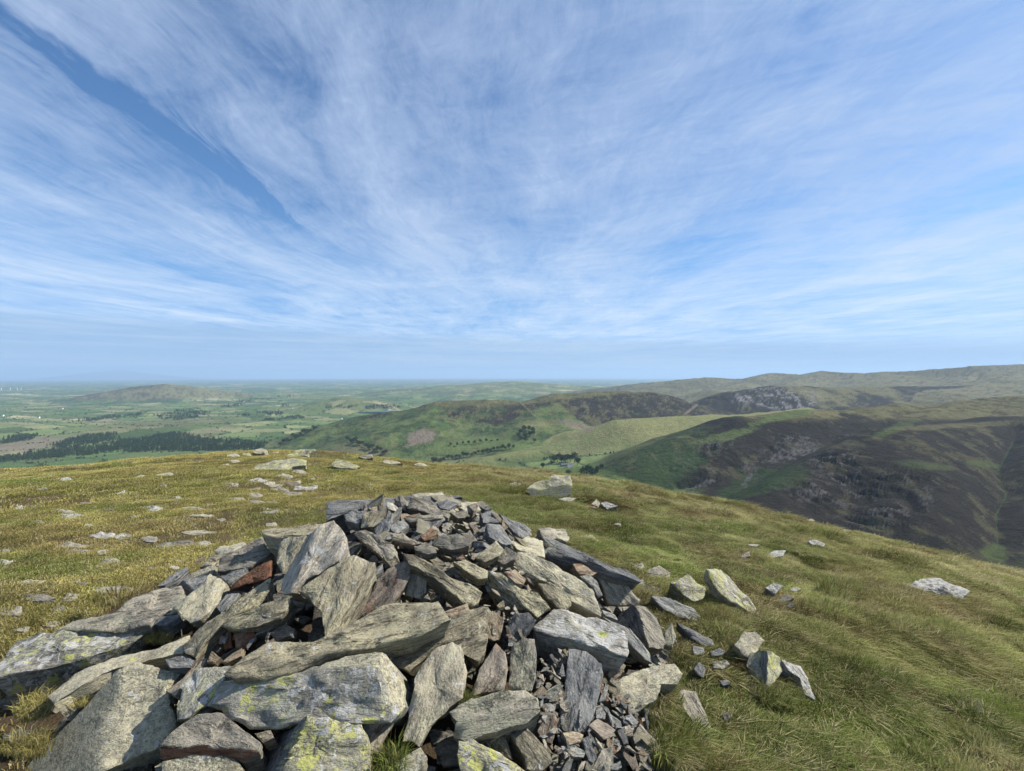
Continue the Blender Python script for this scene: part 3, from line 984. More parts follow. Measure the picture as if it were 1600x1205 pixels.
Hc('A', [(1108, 392), (1170, 335), (1222, 360), (1202, 412), (1130, 418)], 'rust', .08, (.2, -.75, .6), .07)
Hc('A', [(918, 380), (990, 374), (1112, 436), (1060, 447), (930, 412)], 'brown', .05, (0, -.6, .8), .06)
Hc('A', [(740, 260), (800, 228), (842, 250), (790, 335), (733, 338)], 'olive', .08, (-.1, -.8, .6), .05)
Hc('A', [(628, 252), (700, 228), (762, 235), (720, 315), (636, 292)], 'blue', .07, None, .03)
Hc('A', [(818, 342), (900, 270), (932, 240), (912, 352), (890, 395), (830, 385)], 'blue', .06, (-.1, -.6, .8), .05)
Hc('A', [(680, 368), (760, 345), (860, 392), (940, 448), (952, 510), (905, 558), (840, 500)], 'slate', .09, (-.2, -.6, .78), .07)
Hc('A', [(1165, 432), (1220, 390), (1350, 374), (1432, 420), (1410, 455), (1300, 474), (1188, 452)], 'slate', .09, (0, -.62, .78), .08)
Hc('A', [(1430, 418), (1502, 425), (1512, 458), (1440, 468)], 'blue', .06, (-.4, -.7, .5), .05)
Hc('A', [(1068, 450), (1190, 455), (1212, 490), (1160, 502), (1073, 477)], 'slate', .05, None, .06)
Hc('A', [(1310, 545), (1400, 543), (1532, 602), (1525, 652), (1470, 658), (1380, 602)], 'olive', .08, (.1, -.6, .8), .08)
Hc('A', [(1000, 498), (1062, 504), (1180, 560), (1290, 645), (1430, 695), (1492, 745), (1475, 800), (1432, 828), (1380, 812), (1290, 735), (1190, 650), (1040, 572)], 'olive', .13, (.22, -.62, .75), .10)
Hc('A', [(1012, 538), (1052, 580), (1040, 642), (980, 762), (920, 822), (700, 912), (678, 892), (780, 760), (860, 640), (960, 560)], 'brown', .06, (.05, -.72, .7), .06)['label'] = 'flat reddish brown slate plate beside the propped slab'
Hc('A', [(1020, 640), (1095, 610), (1145, 595), (1142, 740), (1105, 785), (1010, 760)], 'slate', .07, (-.05, -.85, .5), .03)
Hc('A', [(775, 640), (800, 600), (870, 560), (875, 590), (800, 665)], 'blue', .05, None, .03)
# the great propped slab, and the quartz-veined block over it
Hc('A', [(343, 730), (490, 608), (690, 503), (818, 545), (772, 680), (722, 800), (622, 960), (513, 1050), (478, 880), (400, 765)], 'olive', .20, (-.08, -.60, .80), .13,
   clips=[((815, 545), (590, 870), (.55, -.80, .25)), ((343, 732), (513, 1050), (-.85, -.45, .1))], taper=.82)
Hc('A', [(248, 640), (300, 560), (385, 400), (480, 312), (562, 280), (640, 385), (642, 470), (600, 545), (500, 600), (390, 662), (310, 742), (250, 757), (238, 690)], 'quartz', .24, (-.02, -.72, .70), .18,
   clips=[((480, 312), (330, 640), (-.62, -.45, .64))], taper=.8)['label'] = 'pale pink quartz veined block leaning on the left crown'
Hc('A', [(113, 352), (180, 335), (482, 308), (420, 380), (250, 402), (222, 472), (170, 474), (130, 412)], 'olive', .16, (-.05, -.5, .86), .10, clips=[((120, 380), (250, 400), (0, -1, .1))])
Hc('A', [(218, 440), (250, 400), (392, 382), (302, 542), (240, 622), (208, 560)], 'lichen', .14, (-.15, -.75, .62), .10)
# left flank
Hc('G', [(700, 530), (720, 470), (850, 390), (1040, 280), (1072, 370), (1152, 402), (960, 520), (930, 535), (800, 552), (700, 562)], 'slate', .12, (-.12, -.5, .85), .05)
Hc('G', [(668, 402), (720, 370), (900, 328), (922, 345), (800, 422), (690, 428)], 'lichen', .08, None, .02)
Hc('G', [(558, 522), (640, 440), (762, 428), (700, 470), (660, 512)], 'olive', .07, None, .01)
Hc('G', [(488, 582), (640, 508), (682, 520), (660, 582), (560, 642), (468, 622)], 'lichen', .08, None, .02)
Hc('G', [(228, 682), (330, 590), (458, 523), (472, 545), (380, 622), (288, 674)], 'blue', .06, (-.1, -.3, .94), .03)
Hc('G', [(420, 638), (560, 588), (692, 600), (620, 662), (500, 732), (400, 767), (366, 690)], 'blue', .12, (-.05, -.55, .83), .04, clips=[((430, 640), (495, 700), (-.85, -.5, .0))])
Hc('G', [(718, 602), (800, 560), (932, 533), (860, 592), (800, 642), (780, 652)], 'blue', .06, None, .04)
Hc('G', [(778, 722), (830, 650), (1000, 530), (1062, 498), (1112, 478), (1112, 602), (1050, 642), (930, 662), (870, 684)], 'rust', .10, (.12, -.88, .45), .07)['label'] = 'rust red broken slate face on the cairn left flank'
Hc('G', [(338, 852), (480, 740), (640, 588), (722, 620), (762, 650), (712, 722), (690, 822), (560, 932), (470, 957), (400, 892)], 'lichen', .15, (.0, -.62, .78), .09, clips=[((722, 620), (560, 932), (.5, -.85, .1))])
Hc('G', [(168, 972), (178, 935), (400, 898), (412, 915), (300, 982), (200, 987)], 'blue', .07, None, .02)
Hc('G', [(243, 892), (340, 828), (382, 880), (300, 908)], 'slate', .06, None, .02)
Hc('G', [(678, 832), (780, 738), (862, 728), (830, 792), (720, 884)], 'blue', .06, None, .03)
Hc('G', [(840, 800), (1000, 680), (1112, 604), (1085, 722), (940, 822), (860, 850)], 'olive', .08, (-.1, -.6, .8), .05)
Hc('D', [(103, 412), (200, 308), (340, 203), (450, 118), (640, 60), (560, 160), (400, 225), (340, 302), (250, 382), (170, 484), (113, 462)], 'olive', .15, (-.12, -.58, .8), .09, clips=[((340, 300), (170, 484), (.2, -1, 0))])
Hc('D', [(338, 292), (400, 230), (520, 200), (700, 108), (782, 103), (742, 202), (710, 242), (560, 297), (400, 312)], 'olive', .12, (-.05, -.66, .75), .10)
Hc('D', [(348, 330), (400, 318), (412, 432), (360, 442)], 'rust', .10, (.1, -.9, .35), .0)
Hc('D', [(418, 340), (540, 308), (552, 352), (500, 442), (430, 432)], 'rust', .10, (.1, -.85, .5), .01)
Hc('D', [(640, 332), (740, 278), (802, 310), (792, 347), (690, 384)], 'brown', .07, (0, -.6, .8), .0)
Hc('D', [(548, 352), (600, 300), (710, 248), (728, 270), (640, 322)], 'blue', .05, (0, -.7, .7), .02)
Hc('D', [(250, 520), (280, 450), (340, 490), (300, 525)], 'orange', .06, (.2, -.7, .7), .03)
Hc('D', [(340, 520), (400, 470), (470, 430), (465, 480), (380, 525)], 'orange', .06, (.1, -.7, .7), .03)
# the long capstone and the great spotted block beneath it
Hc('D', [(365, 600), (480, 498), (640, 398), (900, 395), (1100, 298), (1250, 230), (1440, 135), (1700, 138), (1778, 260), (1580, 347), (1250, 432), (1000, 482), (780, 582), (600, 627), (420, 634)], 'olive', .13, (-.05, -.50, .86), .10)
Hc('D', [(240, 792), (330, 640), (560, 620), (750, 600), (980, 510), (1300, 448), (1390, 470), (1492, 682), (1472, 792), (1390, 892), (1200, 907), (960, 882), (690, 942), (500, 942), (340, 822)], 'yellow', .34, (-.16, -.74, .65), .07,
   clips=[((1290, 470), (1400, 880), (.80, -.50, .30)), ((560, 650), (1290, 560), (-.05, -.25, .97))], mat2='lichen', taper=.85)['label'] = 'great front block with round yellow lichen spots'
Hc('D', [(58, 832), (100, 650), (180, 558), (402, 540), (330, 682), (240, 792), (120, 872), (58, 884)], 'yellow', .22, (-.02, -.62, .78), .05)
Hc('D', [(-10, 500), (130, 473), (172, 500), (150, 547), (20, 552)], 'blue', .05, (0, -.35, .93), .05)
Hc('D', [(-5, 702), (100, 620), (190, 490), (252, 488), (200, 582), (100, 652), (58, 724)], 'brown', .06, None, .02)
Hc('D', [(-62, 1030), (60, 938), (190, 843), (340, 828), (582, 1016), (572, 1072), (470, 1132), (420, 1112), (-32, 1117)], 'slate', .16, (-.02, -.50, .86), .06, clips=[((-62, 1032), (450, 1046), (0, -1, .12))], mat2='rust')
Hc('D', [(-30, 1140), (150, 1088), (400, 1093), (472, 1170), (460, 1210), (400, 1262), (-40, 1262)], 'lichen', .14, (0, -.55, .83), .02)
Hc('D', [(465, 1262), (560, 1100), (680, 980), (880, 860), (1010, 860), (1208, 903), (1252, 1020), (1280, 1262)], 'gold', .26, (.02, -.66, .75), .08, clips=[((880, 862), (690, 1262), (-.80, -.42, .42))], mat2='blue')['label'] = 'front stone thickly dotted with yellow lichen'
Hc('D', [(1200, 908), (1402, 868), (1424, 900), (1352, 1012), (1282, 1152), (1250, 1022)], 'brown', .10, (.1, -.8, .6), .0)
Hc('D', [(548, 962), (650, 943), (672, 992), (600, 1024)], 'brown', .08, None, .0)
# centre front
Hc('E', [(33, 502), (200, 348), (420, 238), (540, 188), (638, 178), (643, 440), (590, 513), (480, 402), (380, 402), (240, 502), (150, 583), (60, 532)], 'olive', .12, (-.03, -.62, .78), .02)
Hc('E', [(238, 512), (330, 420), (430, 388), (492, 430), (518, 582), (492, 742), (430, 792), (300, 902), (220, 1043), (118, 1012), (150, 840), (200, 600)], 'lichen', .16, (.10, -.72, .68), .05)
Hc('E', [(548, 702), (600, 560), (700, 398), (762, 460), (778, 560), (746, 692), (640, 702), (560, 728)], 'brown', .08, (.03, -.7, .72), .02)
Hc('E', [(773, 392), (778, 250), (830, 208), (902, 208), (952, 260), (905, 322), (862, 392), (790, 408)], 'blue', .09, (-.02, -.72, .7), .03)
Hc('E', [(778, 672), (785, 560), (800, 420), (870, 368), (942, 368), (957, 480), (946, 602), (920, 694), (800, 694)], 'slate', .09, (.0, -.7, .72), .035)
Hc('E', [(638, 372), (648, 220), (680, 198), (747, 240), (742, 300), (720, 378), (690, 384)], 'orange', .07, (.1, -.8, .6), .02)
Hc('E', [(378, 202), (520, 148), (537, 200), (410, 248)], 'orange', .05, (.1, -.7, .7), .05)
Hc('E', [(408, 832), (540, 738), (700, 705), (880, 688), (962, 740), (982, 822), (880, 892), (740, 942), (510, 1003), (430, 982), (458, 892)], 'slate', .18, (0, -.55, .83), .10, clips=[((408, 835), (500, 990), (-.8, -.6, .05)), ((520, 860), (970, 800), (.05, -.92, .4))], mat2='lichen')
Hc('E', [(468, 1010), (560, 998), (640, 1050), (720, 1080), (902, 1202), (902, 1262), (480, 1262), (460, 1100)], 'gold', .18, (.05, -.6, .8), .03)['label'] = 'small front stone with a solid yellow lichen crust'
Hc('E', [(630, 1020), (760, 978), (802, 1132), (690, 1083)], 'olive', .1, (-.1, -.75, .6), -.02)
Hc('E', [(788, 972), (880, 913), (930, 960), (1042, 1080), (1052, 1142), (980, 1213), (890, 1192), (870, 1100)], 'olive', .11, (.12, -.62, .78), .04)
Hc('E', [(38, 1192), (120, 1108), (230, 1048), (272, 1110), (250, 1162), (150, 1250), (28, 1250)], 'lichen', .14, (.05, -.6, .8), .03)
Hc('E', [(1153, 433), (1270, 450), (1362, 520), (1373, 602), (1320, 842), (1262, 952), (1120, 1034), (1100, 1000), (1130, 700)], 'blue', .10, (.05, -.66, .75), .04)
Hc('E', [(923, 300), (1060, 188), (1130, 198), (1330, 238), (1522, 330), (1533, 460), (1510, 503), (1330, 452), (1090, 402), (960, 362)], 'white', .20, (.08, -.50, .86), .09, clips=[((925, 305), (1510, 480), (-.38, -.90, .18))], mat2='slate')['label'] = 'block crusted with white lichen on the right front'
Hc('E', [(988, 712), (1090, 653), (1127, 660), (1050, 753), (1010, 742)], 'blue', .05, None, .03)
Hc('E', [(958, 952), (1000, 838), (1070, 848), (1088, 880), (1052, 1033), (1000, 1013)], 'brown', .06, (.05, -.7, .7), .02)
Hc('E', [(1278, 912), (1340, 868), (1452, 940), (1402, 992), (1375, 1002)], 'brown', .07, None, .04)
Hc('E', [(1118, 960), (1180, 948), (1252, 970), (1230, 1013), (1160, 1038)], 'orange', .05, None, .04)
Hc('E', [(1108, 1042), (1190, 1033), (1263, 1080), (1250, 1113), (1130, 1103)], 'blue', .05, None, .03)
Hc('E', [(1238, 1000), (1280, 978), (1332, 1120), (1310, 1153), (1280, 1133)], 'blue', .05, (.2, -.6, .8), .04)
Hc('E', [(1398, 592), (1470, 508), (1512, 540), (1480, 603), (1420, 643)], 'orange', .07, (.1, -.7, .7), .03)
Hc('E', [(1338, 772), (1385, 648), (1403, 680), (1380, 763)], 'blue', .05, (.1, -.7, .7), .03)
Hc('E', [(1318, 790), (1393, 798), (1385, 873), (1328, 873)], 'blue', .05, None, .03)
Hc('E', [(1398, 828), (1482, 888), (1493, 933), (1428, 923)], 'blue', .05, None, .03)
Hc('E', [(1488, 862), (1550, 838), (1593, 890), (1562, 938), (1498, 902)], 'blue', .06, None, .02)
Hc('E', [(1468, 932), (1540, 908), (1563, 982), (1498, 984)], 'slate', .05, None, .02)
# right flank
Hc('B', [(770, 412), (800, 388), (900, 388), (982, 440), (1032, 500), (1088, 530), (1092, 557), (1000, 542), (900, 492), (738, 442)], 'gold', .16, (.1, -.45, .88), .02)
Hc('B', [(563, 335), (740, 338), (763, 400), (742, 418), (680, 402), (600, 402)], 'slate', .10, None, .03)
Hc('B', [(588, 445), (603, 388), (640, 398), (740, 438), (990, 558), (1130, 598), (1203, 640), (1212, 662), (1100, 662), (900, 592), (740, 553), (610, 513)], 'blue', .16, (.12, -.52, .84), .09, clips=[((590, 470), (1210, 655), (-.25, -.95, .12))], mat2='blue')
Hc('B', [(378, 422), (500, 388), (592, 420), (612, 522), (520, 502), (440, 473)], 'lichen', .10, None, .05)
Hc('B', [(388, 582), (440, 480), (520, 498), (640, 558), (800, 638), (902, 720), (963, 862), (957, 888), (870, 853), (750, 783), (660, 703), (500, 643)], 'lichen', .14, (-.02, -.64, .77), .09)
Hc('B', [(928, 642), (1010, 588), (1082, 588), (1112, 680), (1203, 800), (1192, 823), (1090, 823), (1000, 813), (970, 722)], 'slate', .12, (.05, -.82, .57), .06)
Hc('B', [(1078, 872), (1160, 818), (1240, 828), (1312, 900), (1363, 1040), (1352, 1093), (1262, 1083), (1240, 1022), (1150, 963)], 'slate', .16, (.35, -.52, .78), .07, clips=[((1180, 825), (1262, 1083), (-.72, -.62, .30))], mat2='blue')
Hc('B', [(823, 642), (880, 628), (932, 670), (968, 762), (940, 773), (890, 702)], 'blue', .06, (.0, -.75, .65), .03)
Hc('B', [(563, 682), (640, 688), (772, 760), (773, 822), (720, 854), (690, 832), (620, 772)], 'olive', .10, (.1, -.6, .8), .10)
Hc('B', [(250, 602), (330, 618), (460, 718), (560, 738), (643, 842), (560, 903), (490, 842), (400, 852), (310, 772), (238, 682)], 'olive', .14, (.08, -.7, .7), .07, clips=[((250, 605), (560, 900), (-.6, -.8, .0))])
Hc('B', [(348, 612), (420, 598), (488, 660), (470, 694), (420, 683)], 'orange', .06, (.15, -.6, .78), .12)
Hc('B', [(168, 522), (240, 468), (300, 413), (348, 470), (320, 513), (230, 553)], 'olive', .08, (.05, -.65, .75), .10)
Hc('B', [(308, 542), (360, 448), (432, 500), (420, 533), (350, 563)], 'slate', .08, (.1, -.6, .8), .09)
Hc('B', [(238, 310), (330, 318), (380, 388), (403, 430), (340, 443), (258, 392)], 'blue', .09, None, .08)
Hc('B', [(203, 250), (280, 223), (348, 280), (330, 303), (220, 303)], 'blue', .07, None, .06)
Hc('B', [(318, 250), (400, 288), (480, 318), (523, 350), (500, 393), (460, 403), (370, 323)], 'blue', .08, (.05, -.55, .83), .08)
Hc('B', [(780, 562), (900, 558), (983, 600), (900, 633), (830, 622)], 'orange', .06, None, .05)
Hc('B', [(1138, 582), (1220, 558), (1233, 600), (1168, 608)], 'slate', .08, None, .02)
Hc('B', [(1248, 602), (1320, 573), (1393, 620), (1383, 652), (1290, 663), (1248, 640)], 'slate', .13, (0, -.6, .8), .06)
Hc('B', [(1178, 712), (1270, 698), (1353, 740), (1340, 758), (1218, 753)], 'blue', .06, None, .03)
Hc('B', [(1108, 672), (1220, 663), (1233, 702), (1130, 703)], 'blue', .06, None, .04)
Hc('B', [(963, 850), (1040, 878), (1063, 917), (990, 893)], 'blue', .05, None, .04)
Hc('F', [(0, 490), (60, 520), (180, 568), (302, 720), (317, 783), (270, 763), (160, 643)], 'blue', .08, (.05, -.66, .75), .06)
Hc('F', [(48, 962), (140, 868), (330, 788), (460, 778), (508, 850), (482, 903), (372, 913), (350, 1003), (200, 1093), (130, 1063), (60, 1003)], 'lichen', .18, (.06, -.5, .86), .09)
Hc('F', [(278, 1052), (380, 1008), (423, 1060), (400, 1113), (350, 1163)], 'slate', .08, None, .02)
Hc('F', [(388, 602), (440, 528), (467, 620), (442, 693), (398, 673)], 'slate', .09, (0, -.75, .65), .05)
Hc('E', [(1300, 1190), (1360, 1070), (1430, 1040), (1440, 1150), (1380, 1262)], 'slate', .08, (.1, -.7, .7), .03)
Hc('E', [(1560, 1010), (1600, 900), (1700, 1010), (1740, 1100), (1640, 1130)], 'slate', .07, (.1, -.7, .7), .02)
n_hero = len(cairn.children)

# ------------------------------------------------------------------ smaller stones that fill the cairn
rng = np.random.default_rng(11)


def rand_stone_mesh(seed, mat, asp=.6, th=.35, step=.16, rings=(.5, .85, 1.0), ns=3, sharp=38):
    r = np.random.default_rng(seed)
    k = r.integers(5, 8)
    a = np.sort(r.uniform(0, 2 * math.pi, k) * .35 + np.linspace(0, 2 * math.pi, k, endpoint=False))
    rad = r.uniform(.38, .56, k)
    poly = np.column_stack([np.cos(a) * rad, np.sin(a) * rad * asp])
    V, F, nt, A = slab(poly, th * r.uniform(.6, 1.1), seed * 1.31, step, rings, ns, r.uniform(.7, .95), 1.3, r.uniform(-.08, .08, 2))
    V[:, 2] += th * .5
    return new_mesh('stone', V, F, [MS[mat]], True, sharp)


fill_kinds = [('blue', 4), ('slate', 4), ('brown', 2), ('olive', 2), ('orange', 1), ('lichen', 2)]
small = []
for kd, n in fill_kinds:
    for i in range(n):
        small.append(rand_stone_mesh(len(small) + 300, kd, rng.uniform(.45, .8), rng.uniform(.22, .42)))


def in_poly(x, y, poly):
    poly = np.asarray(poly)
    ins = np.zeros(np.shape(x), bool)
    j = len(poly) - 1
    for i in range(len(poly)):
        xi, yi = poly[i]
        xj, yj = poly[j]
        cnd = ((yi > y) != (yj > y)) & (x < (xj - xi) * (y - yi) / (yj - yi + 1e-12) + xi)
        ins ^= cnd
        j = i
    return ins


def sample_px(poly, n):
    poly = np.asarray(poly, float)
    lo, hi = poly.min(0), poly.max(0)
    out = []
    while len(out) < n:
        p = rng.uniform(lo, hi)
        if in_poly(p[0], p[1], poly):
            out.append(p)
    return out


def put_small(px, py, size_px, lift, steep=.5, flat=1.0):
    P = hit(px, py, lift)
    D = P[1]
    sz = size_px / FPX * D
    n = unit(surf_normal(P) + rng.normal(0, .35 * steep, 3) + np.array([0, -.25, 0]))
    me = small[rng.integers(len(small))]
    o = link('stone', me, cairn)
    q = Vector(n).to_track_quat('Z', 'Y').to_matrix().to_4x4()
    M = Matrix.Translation(Vector(P) - Vector(cairn.location)) @ q @ Matrix.Rotation(rng.uniform(0, 6.28), 4, 'Z') @ Matrix.Diagonal((sz * rng.uniform(.9, 1.3), sz * rng.uniform(.8, 1.1), sz * flat, 1))
    o.matrix_basis = M
    return o


ZONES = [([(600, 782), (680, 772), (745, 790), (800, 815), (850, 850), (830, 890), (740, 880), (680, 865), (600, 840), (560, 800)], 62, (22, 46), .015),
         ([(835, 1040), (885, 1015), (880, 1205), (845, 1205)], 34, (14, 30), .0),
         ([(880, 1140), (960, 1060), (1010, 1090), (1045, 1200), (880, 1205)], 44, (15, 34), .0),
         ([(845, 1080), (880, 1080), (890, 1205), (850, 1205)], 12, (16, 30), .01),
         ([(720, 930), (800, 930), (830, 1000), (780, 1060), (740, 1010)], 14, (14, 30), .0),
         ([(300, 860), (420, 830), (430, 900), (300, 960)], 8, (16, 34), -.01)]
for poly, n, (s0, s1), lf in ZONES:
    for p in sample_px(poly, n):
        put_small(p[0], p[1], rng.uniform(s0, s1), lf + rng.uniform(-.02, .02))

# thin chips and shards lying in the chinks
chipkinds = []
for i in range(8):
    me = rand_stone_mesh(700 + i, 'slate', rng.uniform(.35, .7), rng.uniform(.14, .26), .3, (.8, 1.0), 1)
    v = np.empty(len(me.vertices) * 3, np.float32)
    me.vertices.foreach_get('co', v)
    chipkinds.append((v.reshape(-1, 3), [tuple(p.vertices) for p in me.polygons]))
    bpy.data.meshes.remove(me)
CHIPS = [(ZONES[0][0], 140, (11, 28)), (ZONES[1][0], 66, (10, 24)), (ZONES[2][0], 84, (10, 25)), (ZONES[4][0], 30, (8, 18)), ([(430, 960), (520, 1010), (330, 1020), (340, 975)], 30, (8, 20)), ([(650, 850), (830, 880), (840, 950), (700, 940)], 60, (8, 20)), ([(980, 900), (1040, 930), (1060, 1010), (1000, 980)], 22, (8, 18))]
for kd in ('slate', 'blue', 'brown'):
    VV, FF, off = [], [], 0
    for poly, n, (s0, s1) in CHIPS:
        for p in sample_px(poly, n // 3):
            P = hit(p[0], p[1], rng.uniform(-.03, .035))
            v, f = chipkinds[rng.integers(8)]
            sz = rng.uniform(s0, s1) / FPX * P[1]
            q = np.array(Vector(unit(surf_normal(P) + rng.normal(0, .3, 3) + np.array([0, -.2, 0]))).to_track_quat('Z', 'Y').to_matrix()) @ np.array(Matrix.Rotation(rng.uniform(0, 6.28), 3, 'Z'))
            VV.append((v * sz * np.array([rng.uniform(1, 1.7), 1, 1])) @ q.T + P - np.array(cairn.location))
            FF += [tuple(k + off for k in ff) for ff in f]
            off += len(v)
    tag(link('slate_chips', new_mesh('slate_chips', np.concatenate(VV), FF, [MS[kd]], True, 38), cairn), kind='stuff')

# the packed rubble inside, seen only through the gaps
bed = [rand_stone_mesh(900 + i, 'blue', rng.uniform(.5, .85), rng.uniform(.25, .5), .3, (.7, 1.0), 2) for i in range(8)]
geo_b = []
for me in bed:
    v = np.empty(len(me.vertices) * 3, np.float32)
    me.vertices.foreach_get('co', v)
    geo_b.append((v.reshape(-1, 3), [tuple(p.vertices) for p in me.polygons]))
VV, FF, off = [], [], 0
for i in range(1500):
    a, rr = rng.uniform(0, 2 * math.pi), math.sqrt(rng.uniform(0, 1))
    x = CX + math.cos(a) * rr * (2.3 if math.cos(a) < 0 else 1.8)
    y = CY + math.sin(a) * rr * (2.0 if math.sin(a) < 0 else 1.7)
    z = float(surf(np.array([x]), np.array([y]))[0]) - .19 - rng.uniform(0, .06)
    v, f = geo_b[rng.integers(len(bed))]
    sz = rng.uniform(.10, .24)
    q = np.array(Vector(unit(surf_normal((x, y)) + rng.normal(0, .3, 3))).to_track_quat('Z', 'Y').to_matrix()) @ np.array(Matrix.Rotation(rng.uniform(0, 6.28), 3, 'Z'))
    VV.append((v * sz) @ q.T + np.array([x, y, z]) - np.array(cairn.location))
    FF += [tuple(k + off for k in ff) for ff in f]
    off += len(v)
tag(link('rubble', new_mesh('rubble', np.concatenate(VV), FF, [MS['slate']], True, 38), cairn), kind='stuff')
for me in bed:
    bpy.data.meshes.remove(me)

# ------------------------------------------------------------------ turf colour shared by soil sheet and blades
def turf_rgb(X, Y):
    mixc = lambda a, b, t: a + (np.asarray(b) - a) * t[..., None]
    left = sstep(X + .10 * Y, 1.3, -1.5)
    far = sstep(Y, 8.0, 15.0)
    big = fbm(X / 2.6, Y / 2.2, 0, 4, 401)
    mid = fbm(X / .75 + .3 * Y, Y / .8, 0, 4, 402)
    fin = fbm(X / .16, Y / .16, 0, 3, 403)
    dry = .55 * mid + .45 * big + .35 * fin + .16 * left + .34 * far - .05
    lawn = np.exp(-(((X - 1.6) / 3.2) ** 2 + ((Y - 7.0) / 3.2) ** 2))
    dry = dry - .25 * lawn
    one = np.ones(X.shape + (1,))
    c = mixc(one * np.array((.152, .160, .050)), (.190, .182, .050), left)
    c = mixc(c, (.142, .172, .050), lawn * .8)
    straw = mixc(one * np.array((.30, .27, .13)), (.300, .258, .088), left)
    c = c + (straw - c) * sstep(dry, -.10, .55)[..., None]
    br = fbm(X / 1.25 + 31, Y / .9 + 7, 0, 4, 404)
    c = mixc(c, (.155, .105, .055), sstep(br, .20, .42) * (.55 - .25 * left))
    lush = fbm(X / 1.3 + 3, Y / 1.0 + 57, 0, 3, 405)
    c = mixc(c, (.090, .128, .026), sstep(lush, .22, .40) * .7)
    return np.clip(c * (1 + .15 * fin)[..., None], .01, .6)


m_turf, t = new_mat('turf_sheet')
c = t.n('ShaderNodeVertexColor', layer_name='cover').outputs[0]
pos = t.n('ShaderNodeNewGeometry').outputs['Position']
sx = t.n('ShaderNodeSeparateXYZ', {0: pos})
p2 = t.n('ShaderNodeCombineXYZ', {0: sx.outputs[0], 1: sx.outputs[1], 2: 0.0}).outputs[0]
soil = t.noise(t.vadd(p2, (11.0, 3.0, 0)), 1.7, 5, .64, .7)
lf = t.step(sx.outputs[0], .5, -1.2)
c = t.mix(t.m('MULTIPLY', t.step(soil, .57, .64), t.m('ADD', .15, t.m('MULTIPLY', lf, .6))), c, (.105, .066, .040))
peb = t.noise(p2, 23, 4, .7)
c = t.mix(t.m('MULTIPLY', t.m('MULTIPLY', t.step(soil, .59, .66), t.step(peb, .53, .60)), lf), c, (.27, .26, .225))
hi = t.noise(p2, 60, 4, .7)
c = t.mix(t.m('MULTIPLY', t.step(hi, .40, .62), .35), c, (.06, .058, .02))
finish(t, c, .95, t.m('ADD', hi, t.m('MULTIPLY', peb, .8)), .04, .8, .05)

# polar sheet: fine near the camera, coarse behind it
ang = np.concatenate([np.linspace(-65, 65, 520), np.linspace(65, 295, 70)[1:-1]])
rad = np.concatenate([np.geomspace(.25, 3, 60)[:-1], np.geomspace(3, 40, 210)[:-1], np.geomspace(40, 120, 24)])
ang = np.concatenate([ang, ang[:1] + 360])
AX = np.sin(np.radians(ang))[None, :] * rad[:, None]
AY = np.cos(np.radians(ang))[None, :] * rad[:, None]


AZ = near_z(AX, AY) + micro(AX, AY) * sstep(mound(AX, AY), .10, .0)
sheet = turf_rgb(AX, AY) * .8
worn = sstep(fbm(AX / 1.1 + 5, AY / .8, 0, 4, 301), .10, .20) * sstep(AX + .1 * AY, .6, -1.2) * .8
worn = np.maximum(worn, sstep(mound(AX, AY), .0, .06))
soilc = np.array((.075, .052, .036)) * (1 + .5 * fbm(AX / .12, AY / .12, 0, 3, 302))[..., None]
sheet = (sheet + (soilc - sheet) * worn[..., None])[:, ::-1]
ground = link('summit_ground', grid_mesh('summit_ground', np.stack([AX, AY, AZ], -1)[:, ::-1], [m_turf], sheet))
tag(ground, kind='structure')

# ------------------------------------------------------------------ rocks standing in the turf
def boulder(label, *a, name='boulder', cat='rock', group=None, **k):
    k.setdefault('ground', True)
    return tag(hero(name, *a, foot=True, **k), label, cat, group)


# foreground left
boulder('huge grey boulder crusted in pale green lichen, bottom left corner before the cairn', 'C', [(130, 1240), (250, 1050), (420, 900), (560, 760), (700, 590), (830, 520), (980, 560), (1110, 592), (1030, 682), (1062, 832), (1072, 922), (980, 1032), (870, 1092), (640, 1192), (560, 1245)],
        'lichen', .35, (.05, -.62, .78), .22, clips=[((740, 540), (640, 1200), (-.42, -.55, .72))], taper=.9)
boulder('long flat bedrock slab spotted yellow and white at the left edge', 'C', [(-60, 560), (0, 508), (100, 390), (230, 350), (450, 323), (905, 326), (862, 380), (680, 442), (560, 492), (400, 532), (130, 592), (-40, 640)], 'yellow', .22, (-.02, -.30, .95), .08, name='bedrock_slab', ground=False)
boulder('narrow striped bedrock rib between two strips of grass left of the cairn', 'C', [(290, 742), (460, 600), (720, 490), (1000, 428), (1172, 358), (1122, 472), (950, 502), (700, 572), (560, 662), (420, 722), (330, 792)], 'lichen', .18, (-.05, -.35, .93), .07, name='bedrock_slab', ground=False)
boulder('broad blue grey slab sloping out of the cairn foot on the left', 'C', [(340, 327), (430, 270), (700, 230), (830, 130), (1000, 68), (1112, 58), (1150, 130), (1050, 202), (980, 242), (930, 312), (700, 332)], 'slate', .15, (-.08, -.36, .93), .07, name='bedrock_slab', ground=False)
boulder('grey wedge of stone under the huge lichened boulder at the bottom edge', 'C', [(640, 1202), (760, 1145), (880, 1088), (892, 1152), (820, 1230), (640, 1245)], 'olive', .12, (0, -.5, .86), .04)
boulder('small dark slate lying between bedrock rib and huge boulder', 'C', [(10, 985), (120, 940), (270, 955), (180, 1010), (40, 1050)], 'slate', .08, (0, -.35, .93), .02)
boulder('dark weathered bedrock patch beside peat at the left edge', 'C', [(-40, 800), (60, 720), (230, 700), (330, 720), (200, 790), (40, 850)], 'slate', .10, (0, -.28, .95), .02, name='bedrock_slab')

